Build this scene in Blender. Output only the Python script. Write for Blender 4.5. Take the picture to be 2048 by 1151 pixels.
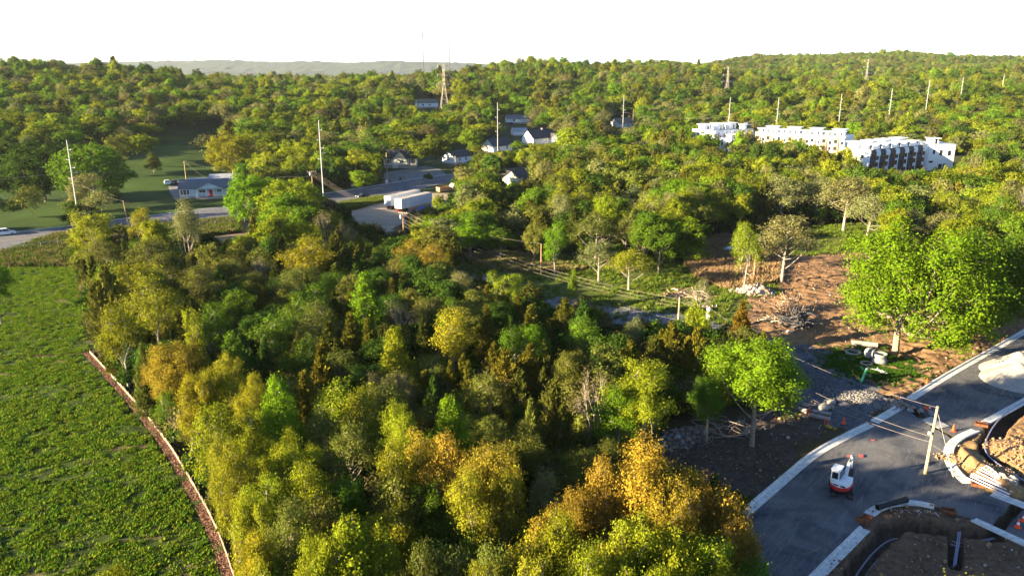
import bpy, bmesh, math, random
import numpy as np
from mathutils import Vector, Matrix, Euler
random.seed(7); RN = np.random.default_rng(7)
R = math.radians
for o in list(bpy.data.objects): bpy.data.objects.remove(o)
SC = bpy.context.scene
COL = SC.collection

# ------------------------------------------------------------------ camera, sky, sun, exposure
FP, CXP, CYP = 1550.0, 1024.0, 575.5          # focal length and centre measured in photo pixels
CAMH, PITCH = 40.0, R(15.7)
cd = bpy.data.cameras.new('camera'); cam = bpy.data.objects.new('camera', cd); COL.objects.link(cam)
cam.location = (0, 0, CAMH); cam.rotation_euler = (R(90) - PITCH, 0, 0)
cd.sensor_width = 36; cd.lens = 36 * FP / 2048; cd.clip_end = 40000; cd.clip_start = 0.5
SC.camera = cam
SUN_AZ = math.atan2(-0.93, -0.36)              # the sun stands behind the camera, to the left
SUN_EL = R(14)
w = bpy.data.worlds.new('World'); SC.world = w; w.use_nodes = True
nt = w.node_tree; bg = nt.nodes['Background']
sky = nt.nodes.new('ShaderNodeTexSky'); sky.sky_type = 'NISHITA'; sky.sun_disc = False
sky.sun_elevation = SUN_EL; sky.sun_rotation = SUN_AZ
sky.altitude = 200; sky.air_density = 0.75; sky.dust_density = 0.25; sky.ozone_density = 2.5
nt.links.new(sky.outputs[0], bg.inputs[0]); bg.inputs[1].default_value = 0.055
sd = bpy.data.lights.new('sun', 'SUN'); sd.energy = 5.0; sd.angle = R(0.5); sd.color = (1.0, 0.80, 0.50)
so = bpy.data.objects.new('sun', sd); COL.objects.link(so)
sv = Vector((math.sin(SUN_AZ) * math.cos(SUN_EL), math.cos(SUN_AZ) * math.cos(SUN_EL), math.sin(SUN_EL)))
so.rotation_euler = sv.to_track_quat('Z', 'Y').to_euler()
SC.view_settings.view_transform = 'Standard'; SC.view_settings.look = 'None'
SC.view_settings.exposure = 2.78; SC.view_settings.gamma = 1.0
SC.render.engine = 'CYCLES'
SC.cycles.max_bounces = 5; SC.cycles.diffuse_bounces = 3; SC.cycles.transmission_bounces = 3
SC.cycles.transparent_max_bounces = 8; SC.cycles.glossy_bounces = 2
SC.cycles.volume_bounces = 0; SC.cycles.use_denoising = True; SC.cycles.caustics_reflective = False

# ------------------------------------------------------------------ terrain
_px = np.array([-250, 0, 250, 450, 650, 850, 1080, 1300, 1500, 1750, 2048, 2300.]); _u = (_px - CXP) / FP
_y = np.array([0, 260, 320, 400, 500, 600, 700, 800, 900, 1100, 1300, 1600, 1900, 2400, 3500, 9000.])
_z = np.array([
 [0,0,0,0,0,0,0,0,0,0,0,0],
 [0,0,0,0,0,0,0,0,0,0,0,0],
 [4,4,3,2,1,.5,0,0,0,0,0,0],
 [14,13,10,7,4,3,2,1,1,1,2,3],
 [25,24,20,15,11,10,6,5,4,5,7,8],
 [30,30,28,19,16,17,12,9,8,9,13,14],
 [31,32,30,20,18,19,18,15,13,15,20,21],
 [28,29,28,19,18,20,25,22,19,21,26,27],
 [24,24,24,15,15,20,32,34,21,22,28,29],
 [18,18,18,11,12,16,29,36,21,22,29,30],
 [14,14,14,9,10,12,20,31,26,27,33,34],
 [10,10,10,9,9,10,15,25,46,48,42,44],
 [10,10,10,9,9,9,12,22,61,67,58,50],
 [10,10,10,10,10,10,12,18,42,46,46,46],
 [12]*12, [12]*12], float)
def _hash(ix, iy):
    n = (ix * 374761393 + iy * 668265263) & 0x7fffffff
    n = ((n ^ (n >> 13)) * 1274126177) & 0x7fffffff
    return ((n ^ (n >> 16)) & 0xffff) / 65535.0
def vnoise(x, y, s=1.0):
    x = np.asarray(x, float) / s; y = np.asarray(y, float) / s
    ix = np.floor(x).astype(np.int64); iy = np.floor(y).astype(np.int64)
    fx = x - ix; fy = y - iy; fx = fx*fx*(3-2*fx); fy = fy*fy*(3-2*fy)
    a = _hash(ix, iy); b = _hash(ix+1, iy); c = _hash(ix, iy+1); d = _hash(ix+1, iy+1)
    return (a*(1-fx)+b*fx)*(1-fy) + (c*(1-fx)+d*fx)*fy
def terrain0(x, y):
    x = np.asarray(x, float); y = np.asarray(y, float)
    yy = np.clip(y, 1, 8999); uu = np.clip(x / np.maximum(yy, 60), _u[0], _u[-1] - 1e-6)
    i = np.clip(np.searchsorted(_y, yy, side='right') - 1, 0, len(_y) - 2)
    j = np.clip(np.searchsorted(_u, uu, side='right') - 1, 0, len(_u) - 2)
    fy = (yy - _y[i]) / (_y[i+1] - _y[i]); fx = (uu - _u[j]) / (_u[j+1] - _u[j])
    fx = fx*fx*(3-2*fx)
    z = (_z[i,j]*(1-fx)+_z[i,j+1]*fx)*(1-fy) + (_z[i+1,j]*(1-fx)+_z[i+1,j+1]*fx)*fy
    far = np.clip((yy - 420) / 500, 0, 1)
    return z + far * ((vnoise(x+900, y, 130) - .5) * 7 + (vnoise(x, y+300, 60) - .5) * 3)
def ray(px, py):
    a = (px - CXP) / FP; b = (CYP - py) / FP
    return np.array([a, math.cos(PITCH) + b*math.sin(PITCH), -math.sin(PITCH) + b*math.cos(PITCH)])
def at(px, py, h=0.0):
    """point on the terrain (or h metres above it) seen at a photo pixel"""
    d = ray(px, py); d = d / np.linalg.norm(d); t = 30.0
    T = np.concatenate([np.arange(30, 1000, 1.0), np.arange(1000, 6000, 6.0)])
    P = d[None] * T[:, None]; g = CAMH + P[:, 2] - terrain0(P[:, 0], P[:, 1]) - h
    k = np.argmax(g <= 0)
    if g[k] > 0: k = len(T) - 1
    lo, hi = T[max(k-1, 0)], T[k]
    for _ in range(24):
        m = (lo+hi)/2; p = d*m
        if CAMH + p[2] - float(terrain0(p[0], p[1])) - h > 0: lo = m
        else: hi = m
    p = d*hi
    return float(p[0]), float(p[1])
def pix(x, y, z):
    zc = y*math.cos(PITCH) - (z-CAMH)*math.sin(PITCH); up = y*math.sin(PITCH) + (z-CAMH)*math.cos(PITCH)
    zc = np.maximum(zc, 1e-3)
    return CXP + FP*x/zc, CYP - FP*up/zc
def gp(pts, h=0.0): return np.array([at(a, b, h) for a, b in pts])
def inpoly(x, y, P):
    x = np.asarray(x); y = np.asarray(y); c = np.zeros(np.broadcast(x, y).shape, bool); n = len(P)
    for i in range(n):
        x0, y0 = P[i]; x1, y1 = P[(i+1) % n]
        if y0 == y1: continue
        m = ((y0 > y) != (y1 > y)) & (x < (x1-x0)*(y-y0)/(y1-y0)+x0)
        c ^= m
    return c
def dpoly(x, y, P):
    """distance to an open polyline"""
    d = np.full(np.shape(x), 1e9)
    for i in range(len(P)-1):
        ax, ay = P[i]; bx, by = P[i+1]; L = max((bx-ax)**2+(by-ay)**2, 1e-9)
        t = np.clip(((x-ax)*(bx-ax)+(y-ay)*(by-ay))/L, 0, 1)
        d = np.minimum(d, np.hypot(x-ax-t*(bx-ax), y-ay-t*(by-ay)))
    return d
def resample(P, step):
    P = [np.array(p, float) for p in P]; out = [P[0]]
    for a, b in zip(P[:-1], P[1:]):
        n = max(1, int(np.linalg.norm(b-a)/step))
        out += [a+(b-a)*k/n for k in range(1, n+1)]
    return np.array(out)
def smooth(P, it=2):
    P = np.array(P, float)
    for _ in range(it):
        Q = [P[0]]
        for a, b in zip(P[:-1], P[1:]): Q += [a*.75+b*.25, a*.25+b*.75]
        P = np.array(Q + [P[-1]])
    return P

# trenches: (photo points, half width, depth)
TR = [([(1700,1158),(1728,1113),(1757,1080),(1782,1064)], .75, 1.3),
      ([(1770,1060),(1800,1050),(1830,1050),(1877,1056),(1906,1062),(1962,1064),(1990,1068)], .9, 1.3),
      ([(1911,1078),(1912,1128)], .5, 1.2),
      ([(1911,1062),(1912,1080)], .4, 1.0),
      ([(2070,800),(2045,812),(2008,837),(1981,877),(1978,904),(1995,922),(2035,950),(2070,972)], 1.0, 1.5),
      ([(1866,852),(1913,879)], .22, .8),
      ([(1773,790),(1800,806),(1822,817),(1842,832)], .5, .7),
      ([(2048,1003),(2020,1028),(1990,1066)], .45, 1.2)]
TRG = [(smooth(gp(p), 2), hw, dp) for p, hw, dp in TR]
RIDGE = [([(1905,905),(1935,935),(1990,985)], 1.2, .7)]    # loose spoil heaped behind the kerb
def P_(pts): return gp(pts)
Z_ROAD = P_([(1430,1075),(1500,1012),(1560,962),(1625,905),(1700,866),(1745,845),(1800,812),(1822,794),(1900,745),(1990,697),(2060,655),
             (2120,640),(2160,760),(2050,806),(1975,850),(1955,862),(1908,882),(1897,905),(1906,935),(1930,962),(1985,988),(2060,1015),(2150,1050),
             (2150,1130),(2048,1086),(1995,1062),(1940,1035),(1900,1030),(1870,1012),(1830,1004),(1782,1006),(1742,1026),(1727,1050),(1628,1151),(1560,1240),(1350,1240)])
Z_FIELD = P_([(-260,532),(150,532),(158,600),(182,708),(250,782),(330,877),(385,967),(437,1062),(462,1151),(480,1260),(-300,1260)])
Z_DIRT = P_([(1555,512),(1740,500),(1790,560),(1850,620),(2090,600),(2160,640),(2030,672),(1900,742),(1822,790),(1740,830),(1690,850),(1600,880),(1560,962),(1500,1012),(1400,1060),
             (1290,960),(1330,880),(1470,850),(1560,800),(1600,700),(1540,680),(1470,650),(1500,600)])
Z_CONS = P_([(1727,1050),(1742,1026),(1782,1006),(1830,1004),(1870,1012),(1940,1035),(2150,1130),(2200,1300),(1560,1300),(1628,1151)])
Z_CONS2 = P_([(1975,850),(2150,760),(2200,1000),(2060,1015),(1985,988),(1906,935),(1897,905),(1908,882)])
Z_GRAVEL = P_([(1560,690),(1620,690),(1700,720),(1760,780),(1800,810),(1740,845),(1700,866),(1640,840),(1590,800),(1540,760),(1480,700),(1500,660)])
Z_SHOULDER = P_([(1560,690),(1620,690),(1700,720),(1700,700),(1640,665),(1560,650)])
Z_CLEAR = P_([(900,505),(1000,500),(1100,505),(1200,520),(1330,530),(1380,490),(1440,470),(1560,455),(1740,445),(1780,480),(1740,505),(1560,515),(1560,590),(1500,600),(1470,650),(1400,660),(1230,640),(1150,615),(1040,590),(960,560),(890,530)])
Z_DRY = P_([(1395,488),(1440,475),(1530,478),(1560,490),(1560,560),(1500,585),(1440,575),(1390,555),(1370,530)])
Z_DRY2 = P_([(925,512),(1000,508),(1100,520),(1170,540),(1060,548),(960,535)])
Z_LANE = P_([(880,520),(960,545),(1040,575),(1130,597),(1200,610),(1330,622),(1440,645),(1560,690),(1560,720),(1450,695),(1220,668),(1090,620),(985,573),(900,545),(850,505),(850,490)])
Z_LOT = P_([(690,413),(750,400),(900,372),(935,395),(880,430),(800,450),(760,478),(715,464),(688,442)])
Z_LOTV = P_([(655,416),(690,409),(768,396),(770,403),(705,420),(665,426)])
Z_PATH = P_([(470,436),(492,434),(525,490),(500,510),(395,500),(385,487),(440,472),(475,462)])
Z_LAWN = P_([(-200,540-80),(-200,330),(60,330),(240,300),(400,258),(470,262),(450,340),(520,380),(476,412),(300,431),(34,463)])
Z_VERGE = P_([(640,385),(660,372),(740,362),(775,362),(700,378),(650,388)])
Z_BANK = P_([(-260,505),(480,437),(480,465),(160,500),(150,534),(-260,534)])
def trench_z(x, y):
    z = np.zeros(np.shape(x))
    for P, hw, dp in TRG:
        d = dpoly(x, y, P)
        if np.min(d) > hw+2: continue
        e = hw + (vnoise(x, y, .5)-.5)*.18
        z = np.minimum(z, -dp*np.clip((e+.12-d)/.24, 0, 1))
        s = np.clip(1-np.abs(d-hw-.75)/.7, 0, 1)        # spoil lips
        z = np.where(z > -.05, np.maximum(z, .22*s*(.3+vnoise(x, y, .6))*(hw > .6)), z)
    return z
def terrain(x, y):
    x = np.asarray(x, float); y = np.asarray(y, float)
    return terrain0(x, y)
print('base done')
# ------------------------------------------------------------------ materials
MATS = {}
def mat(name, col, rough=.8, col2=None, scale=3.0, bump=0.0, metal=0.0, spec=.3, detail=6, contrast=(.35,.65), tex='noise'):
    if name in MATS: return MATS[name]
    m = bpy.data.materials.new(name); m.use_nodes = True; n = m.node_tree; b = n.nodes['Principled BSDF']
    b.inputs['Roughness'].default_value = rough; b.inputs['Metallic'].default_value = metal
    b.inputs['Specular IOR Level'].default_value = spec
    b.inputs['Base Color'].default_value = (*col, 1)
    if col2 is not None:
        tc = n.nodes.new('ShaderNodeTexCoord'); nz = n.nodes.new('ShaderNodeTexNoise'); nz.inputs['Scale'].default_value = scale; nz.inputs['Detail'].default_value = detail
        rp = n.nodes.new('ShaderNodeValToRGB'); rp.color_ramp.elements[0].position = contrast[0]; rp.color_ramp.elements[1].position = contrast[1]
        rp.color_ramp.elements[0].color = (*col, 1); rp.color_ramp.elements[1].color = (*col2, 1)
        n.links.new(tc.outputs['Object'], nz.inputs['Vector']); n.links.new(nz.outputs['Fac'], rp.inputs[0]); n.links.new(rp.outputs[0], b.inputs['Base Color'])
        if bump:
            bp = n.nodes.new('ShaderNodeBump'); bp.inputs['Strength'].default_value = bump; bp.inputs['Distance'].default_value = .05
            n.links.new(nz.outputs['Fac'], bp.inputs['Height']); n.links.new(bp.outputs[0], b.inputs['Normal'])
    MATS[name] = m; return m
def leaf_mat(name, trans=.35):
    m = bpy.data.materials.new(name); m.use_nodes = True; n = m.node_tree; n.nodes.clear()
    out = n.nodes.new('ShaderNodeOutputMaterial')
    a = n.nodes.new('ShaderNodeAttribute'); a.attribute_type = 'INSTANCER'; a.attribute_name = 'tint'
    v = n.nodes.new('ShaderNodeAttribute'); v.attribute_name = 'lv'
    hs = n.nodes.new('ShaderNodeHueSaturation')
    r1 = n.nodes.new('ShaderNodeMapRange'); r1.inputs[3].default_value = .49; r1.inputs[4].default_value = .52
    r2 = n.nodes.new('ShaderNodeMapRange'); r2.inputs[3].default_value = .62; r2.inputs[4].default_value = 1.32
    n.links.new(v.outputs['Fac'], r1.inputs[0]); n.links.new(v.outputs['Fac'], r2.inputs[0])
    n.links.new(a.outputs['Color'], hs.inputs['Color']); n.links.new(r1.outputs[0], hs.inputs['Hue']); n.links.new(r2.outputs[0], hs.inputs['Value'])
    d = n.nodes.new('ShaderNodeBsdfDiffuse'); t = n.nodes.new('ShaderNodeBsdfTranslucent'); mx = n.nodes.new('ShaderNodeMixShader'); mx.inputs[0].default_value = trans
    n.links.new(hs.outputs[0], d.inputs[0]); n.links.new(hs.outputs[0], t.inputs[0])
    n.links.new(d.outputs[0], mx.inputs[1]); n.links.new(t.outputs[0], mx.inputs[2]); n.links.new(mx.outputs[0], out.inputs[0])
    return m
M_LEAF = leaf_mat('leaves', .38); M_NEEDLE = leaf_mat('needles', .15); M_GRASS = leaf_mat('grass_blades', .3)
M_BARK = mat('bark', (.16,.12,.09), .9, (.30,.25,.20), 6)
M_PALEBARK = mat('pale_bark', (.17,.14,.11), .9, (.34,.30,.25), 4)
M_WHITE = mat('white_paint', (.74,.75,.77), .55, (.84,.84,.85), 2)
M_CONC = mat('concrete', (.40,.40,.39), .85, (.58,.58,.57), 2.2, .3)
M_CONCD = mat('old_concrete', (.17,.16,.145), .9, (.32,.30,.275), 3, .3)
M_STEEL = mat('grey_steel', (.36,.37,.38), .5, (.46,.47,.48), 1.5, 0, .3)
M_DARK = mat('dark_grey', (.03,.03,.035), .6)
M_BLACK = mat('black_rubber', (.015,.015,.016), .7)
M_GLASS = mat('window_glass', (.02,.025,.035), .12, spec=.6)
M_WOODP = mat('weathered_wood', (.20,.12,.07), .9, (.36,.23,.14), 5)
M_WOODN = mat('fresh_pole_wood', (.32,.24,.13), .85, (.46,.36,.21), 3)
M_RED = mat('red_paint', (.55,.02,.02), .4)
M_ORANGE = mat('orange_plastic', (.85,.09,.02), .6)
M_CAB = mat('machine_white', (.70,.72,.74), .35)
M_RUST = mat('rusty_iron', (.09,.03,.014), .85, (.18,.065,.025), 4)

# ------------------------------------------------------------------ mesh helpers
class MB:
    def __init__(s): s.v = []; s.f = []; s.m = []; s.mats = []
    def mi(s, m):
        if m not in s.mats: s.mats.append(m)
        return s.mats.index(m)
    def add(s, vs, fs, m):
        b = len(s.v); s.v += [tuple(map(float, v)) for v in vs]; s.f += [tuple(b+i for i in f) for f in fs]; s.m += [s.mi(m)]*len(fs); return s
    def box(s, c, sz, m, rz=0.0, top=None, rot=None):
        hx, hy, hz = sz[0]/2, sz[1]/2, sz[2]/2; tx, ty = (top or (1, 1))
        vs = [(-hx,-hy,-hz),(hx,-hy,-hz),(hx,hy,-hz),(-hx,hy,-hz),(-hx*tx,-hy*ty,hz),(hx*tx,-hy*ty,hz),(hx*tx,hy*ty,hz),(-hx*tx,hy*ty,hz)]
        M = rot if rot is not None else Matrix.Rotation(rz, 3, 'Z')
        vs = [tuple(M @ Vector(v) + Vector(c)) for v in vs]
        return s.add(vs, [(0,3,2,1),(4,5,6,7),(0,1,5,4),(1,2,6,5),(2,3,7,6),(3,0,4,7)], m)
    def tube(s, pts, rad, m, n=6, cap=True):
        pts = [Vector(p) for p in pts]; k = len(pts)
        if not hasattr(rad, '__len__'): rad = [rad]*k
        vs = []; up0 = None
        for i, p in enumerate(pts):
            d = (pts[min(i+1, k-1)] - pts[max(i-1, 0)])
            d = d.normalized() if d.length > 1e-9 else Vector((0,0,1))
            if up0 is None: up0 = Vector((0,0,1)) if abs(d.z) < .9 else Vector((1,0,0))
            a = up0.cross(d); a = a.normalized() if a.length > 1e-6 else Vector((1,0,0)); b = d.cross(a); up0 = b if b.length > .5 else up0
            for j in range(n):
                t = 2*math.pi*j/n; vs.append(p + (a*math.cos(t)+b*math.sin(t))*rad[i])
        fs = [(i*n+j, i*n+(j+1) % n, (i+1)*n+(j+1) % n, (i+1)*n+j) for i in range(k-1) for j in range(n)]
        if cap: fs += [tuple(reversed(range(n))), tuple(range((k-1)*n, k*n))]
        return s.add(vs, fs, m)
    def lathe(s, prof, c, m, n=20, M=None, closed=False):
        vs = []; k = len(prof)
        for r, z in prof:
            for j in range(n):
                t = 2*math.pi*j/n; v = Vector((r*math.cos(t), r*math.sin(t), z))
                if M is not None: v = M @ v
                vs.append(v + Vector(c))
        rng = range(k if closed else k-1)
        fs = [(i*n+j, i*n+(j+1) % n, ((i+1) % k)*n+(j+1) % n, ((i+1) % k)*n+j) for i in rng for j in range(n)]
        if not closed: fs += [tuple(reversed(range(n))), tuple(range((k-1)*n, k*n))]
        return s.add(vs, fs, m)
    def prism(s, poly, y0, y1, m, M=None):
        """poly in xz-plane extruded along y"""
        n = len(poly); vs = [(x, y0, z) for x, z in poly]+[(x, y1, z) for x, z in poly]
        if M is not None: vs = [tuple(M @ Vector(v)) for v in vs]
        return s.add(vs, [tuple(range(n)), tuple(reversed(range(n, 2*n)))]+[(i, i+n, (i+1) % n+n, (i+1) % n) for i in range(n)], m)
    def mesh(s, name):
        me = bpy.data.meshes.new(name); me.from_pydata(s.v, [], s.f)
        for m in s.mats: me.materials.append(m)
        me.polygons.foreach_set('material_index', s.m); me.update()
        return me
    def build(s, name, parent=None, bevel=0, smooth=False, loc=None):
        me = s.mesh(name)
        if bevel or smooth:
            bm = bmesh.new(); bm.from_mesh(me)
            bmesh.ops.recalc_face_normals(bm, faces=bm.faces)
            if bevel: bmesh.ops.bevel(bm, geom=[e for e in bm.edges if len(e.link_faces) == 2 and e.calc_face_angle(0) > .6], offset=bevel, segments=2, profile=.6, affect='EDGES', clamp_overlap=True)
            bm.to_mesh(me); bm.free()
            if smooth:
                me.polygons.foreach_set('use_smooth', [True]*len(me.polygons)); me.set_sharp_from_angle(angle=R(40))
        o = bpy.data.objects.new(name, me); COL.objects.link(o)
        if parent: o.parent = parent
        if loc is not None: o.location = loc
        return o
def tag(o, label=None, cat=None, group=None, kind=None):
    if label: o['label'] = label
    if cat: o['category'] = cat
    if group: o['group'] = group
    if kind: o['kind'] = kind
    return o
def thing(name, label, cat, loc=(0,0,0), rz=0.0, group=None):
    o = bpy.data.objects.new(name, None); COL.objects.link(o); o.empty_display_size = .2
    o.location = loc; o.rotation_euler = (0, 0, rz); return tag(o, label, cat, group)
def link(name, me, parent=None):
    o = bpy.data.objects.new(name, me); COL.objects.link(o)
    if parent: o.parent = parent
    return o
def copytree(o, parent=None):
    c = o.copy(); COL.objects.link(c)
    if parent: c.parent = parent
    for ch in list(o.children): copytree(ch, c)
    return c
def npmesh(name, V, F, mats, smooth=False, attrs=None):
    """V (n,3); F (m,4) or (m,3)"""
    me = bpy.data.meshes.new(name); k = F.shape[1]
    me.vertices.add(len(V)); me.vertices.foreach_set('co', np.asarray(V, np.float32).ravel())
    me.loops.add(F.size); me.loops.foreach_set('vertex_index', F.astype(np.int32).ravel())
    me.polygons.add(len(F)); me.polygons.foreach_set('loop_start', np.arange(0, F.size, k, dtype=np.int32))
    me.update(calc_edges=True)
    if smooth: me.polygons.foreach_set('use_smooth', np.ones(len(F), bool))
    for m in mats: me.materials.append(m)
    for nm, dom, typ, data in attrs or []:
        a = me.attributes.new(nm, typ, dom)
        a.data.foreach_set({'FLOAT': 'value', 'INT': 'value', 'FLOAT_VECTOR': 'vector', 'FLOAT_COLOR': 'color'}[typ], np.ascontiguousarray(data, dtype=np.int32 if typ == 'INT' else np.float32).ravel())
    return me
KERB = [([(1432,1076),(1500,1013),(1560,962),(1625,906),(1700,866),(1738,848)], 1),
        ([(1746,843),(1800,811)], 1), ([(1818,797),(1900,745),(1990,696),(2060,655)], 1),
        ([(2075,790),(1974,846)], 1), ([(1954,862),(1922,875),(1903,892),(1899,912),(1908,936),(1922,952),(1938,966)], 1),
        ([(1985,986),(2060,1014),(2120,1038)], 1),
        ([(1945,1040),(2048,1088),(2100,1112)], -1), ([(1742,1030),(1760,1017),(1785,1009),(1830,1006),(1868,1015)], -1), ([(1725,1056),(1622,1158),(1580,1205)], -1)]
# ------------------------------------------------------------------ the ground sheet
def graded(segs):
    out = [segs[0][0]]
    for a, b, s in segs:
        n = max(1, int(round((b-a)/s))); out += list(a+(b-a)*np.arange(1, n+1)/n)
    return np.array(out)
def geo(a, b, s0, r):
    out = []; x = a; s = s0
    while x < b: x += s; s *= r; out.append(x)
    return out
xs = graded([(-95, 14, .8), (14, 64, .25), (64, 112, .7)])
ys = graded([(50, 112, .25), (112, 186, .6), (186, 420, 2.2)])
XS = np.array([-v for v in geo(95, 9000, 1.2, 1.07)][::-1] + list(xs) + geo(112, 9000, 1.2, 1.07))
YS = np.array([-v for v in geo(-50, 3000, 2, 1.3)][::-1] + list(ys) + geo(420, 9500, 3, 1.035))
GX, GY = np.meshgrid(XS, YS); gx = GX.ravel(); gy = GY.ravel()
gz = terrain0(gx, gy)
near = (gy < 260) & (gy > 45) & (np.abs(gx) < 130)
nx, ny = gx[near], gy[near]
jx = nx + (vnoise(nx, ny, 2.3)-.5)*2.2 + (vnoise(nx+50, ny, .7)-.5)*.8; jy = ny + (vnoise(nx, ny+70, 2.3)-.5)*2.2 + (vnoise(nx, ny+9, .7)-.5)*.8
C = np.tile(np.array([.050, .042, .020]), (len(gx), 1))                   # woodland floor
C[gy > 230] = (.045, .060, .018)
Cn = C[near]; zn = gz[near].copy()
def paint(P, col, jit=True, hard=False):
    m = inpoly(jx if jit else nx, jy if jit else ny, P)
    Cn[m] = col; return m
paint(Z_BANK, (.055,.060,.030)); paint(Z_CLEAR, (.075,.095,.020))
m = paint(Z_DRY, (.19,.125,.075)); m |= paint(Z_DRY2, (.16,.11,.06))
mf = paint(Z_FIELD, (.038,.058,.010), False)
md = paint(Z_DIRT, (.170,.102,.055)); paint(Z_LOT, (.30,.235,.175)); paint(Z_PATH, (.19,.14,.10)); paint(Z_LANE, (.13,.13,.145))
mg = paint(Z_GRAVEL, (.075,.08,.095)); mc = paint(Z_CONS, (.11,.068,.042), False) | paint(Z_CONS2, (.22,.135,.065), False)
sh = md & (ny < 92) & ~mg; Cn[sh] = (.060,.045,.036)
f1 = vnoise(nx, ny, 1.6); f2 = vnoise(nx+31, ny+7, .5); f3 = vnoise(nx+3, ny+77, 6)
tl = dpoly(nx, ny, gp([(-60, 716), (60, 713), (178, 706)])) < .35; Cn[tl] = (.05,.03,.018); bl = dpoly(nx, ny, gp([(235, 896), (262, 893), (300, 888)]))+vnoise(nx, ny, .8)*1.6 < 1.1; Cn[bl] = (.11,.075,.04)
patch = mf & (f3 > .80); Cn[patch] = Cn[patch]*.5 + np.array([.20,.14,.08])*.5
rg = np.abs(((nx*.45+ny*.9) + 3*vnoise(nx, ny, 9)) % 2.4 - 1.2)            # wheel ruts on the bare dirt
zn += np.where(md, (f1-.5)*.42+(f2-.5)*.24+np.clip(.5-rg, 0, .5)*.7*(f3 > .38), 0)
zn += np.where(mc, (f1-.5)*.45+(f2-.5)*.22, 0)
zn += np.where(mf, (f1-.5)*.26+(f2-.5)*.10, 0)
inr = inpoly(nx, ny, Z_ROAD); 
for P, hw, hh in RIDGE:
    d = dpoly(nx, ny, smooth(gp(P), 2)+np.array([1.1, -.2])); zn += np.where(inr, 0, hh*np.exp(-(d/hw)**2)*(.5+f1))
zn = np.where(inr, -.04, zn)
for P, sgn in KERB:
    dk = dpoly(nx, ny, smooth(gp(P), 2) if len(P) > 2 else gp(P)); zn = np.where(dk < .8, np.minimum(zn, -.03), zn)
tz = trench_z(nx, ny); zn = np.where(tz < -.05, tz, zn + np.where(inr, 0, tz))
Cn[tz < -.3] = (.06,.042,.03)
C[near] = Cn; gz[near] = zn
C = C * (0.82 + .36*vnoise(gx, gy, 3.1))[:, None]
lawn = inpoly(gx, gy, Z_LAWN); C[lawn] = np.array([.028,.054,.007])*(.55+.5*vnoise(gx, gy, 5)+.5*vnoise(gx, gy, 17))[lawn][:, None]; C[inpoly(gx, gy, Z_VERGE)] = (.12,.13,.03)
ny_, nx_ = GX.shape
idx = np.arange(ny_*nx_).reshape(ny_, nx_)
F = np.stack([idx[:-1,:-1], idx[:-1,1:], idx[1:,1:], idx[1:,:-1]], -1).reshape(-1, 4)
def ground_mat():
    m = bpy.data.materials.new('ground'); m.use_nodes = True; n = m.node_tree; b = n.nodes['Principled BSDF']; b.inputs['Roughness'].default_value = .95; b.inputs['Specular IOR Level'].default_value = .1
    a = n.nodes.new('ShaderNodeAttribute'); a.attribute_name = 'col'; tc = n.nodes.new('ShaderNodeTexCoord')
    nz = n.nodes.new('ShaderNodeTexNoise'); nz.inputs['Scale'].default_value = 1.7; nz.inputs['Detail'].default_value = 9; nz.inputs['Roughness'].default_value = .72
    mr = n.nodes.new('ShaderNodeMapRange'); mr.inputs[1].default_value = .3; mr.inputs[2].default_value = .7; mr.inputs[3].default_value = .45; mr.inputs[4].default_value = 1.6
    mx = n.nodes.new('ShaderNodeVectorMath'); mx.operation = 'SCALE'
    bp = n.nodes.new('ShaderNodeBump'); bp.inputs['Strength'].default_value = .7; bp.inputs['Distance'].default_value = .12
    n.links.new(tc.outputs['Object'], nz.inputs['Vector']); n.links.new(nz.outputs['Fac'], mr.inputs[0]); n.links.new(a.outputs['Color'], mx.inputs[0]); n.links.new(mr.outputs[0], mx.inputs['Scale'])
    n.links.new(mx.outputs[0], b.inputs['Base Color']); n.links.new(nz.outputs['Fac'], bp.inputs['Height']); n.links.new(bp.outputs[0], b.inputs['Normal'])
    return m
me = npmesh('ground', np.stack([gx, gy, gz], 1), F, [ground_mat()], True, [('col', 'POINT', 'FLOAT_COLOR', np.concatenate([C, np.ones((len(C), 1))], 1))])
tag(link('ground', me), kind='structure')

# far blue ridge beyond the woods
hx = np.linspace(-5200, 2600, 620); hy = np.linspace(5600, 7600, 50); HX, HY = np.meshgrid(hx, hy); a, b = HX.ravel(), HY.ravel()
prof = 84 + 26*(vnoise(a, b*0, 900)-.5) + 18*(vnoise(a, b*0+5, 330)-.5)
prof = prof - np.clip((a+350)/900, 0, 3)*26
hz = prof*np.exp(-((b-6500)/480)**2) + 14*(vnoise(a, b, 45)-.5) + 8*(vnoise(a, b, 22)-.5) + 12
i2 = np.arange(a.size).reshape(HX.shape); F2 = np.stack([i2[:-1,:-1], i2[:-1,1:], i2[1:,1:], i2[1:,:-1]], -1).reshape(-1, 4)
M_FAR = mat('far_woodland', (.010,.022,.010), .95, (.025,.045,.016), .012)
tag(link('distant_hills', npmesh('distant_hills', np.stack([a, b, hz], 1), F2, [M_FAR], False)), kind='structure')

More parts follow.
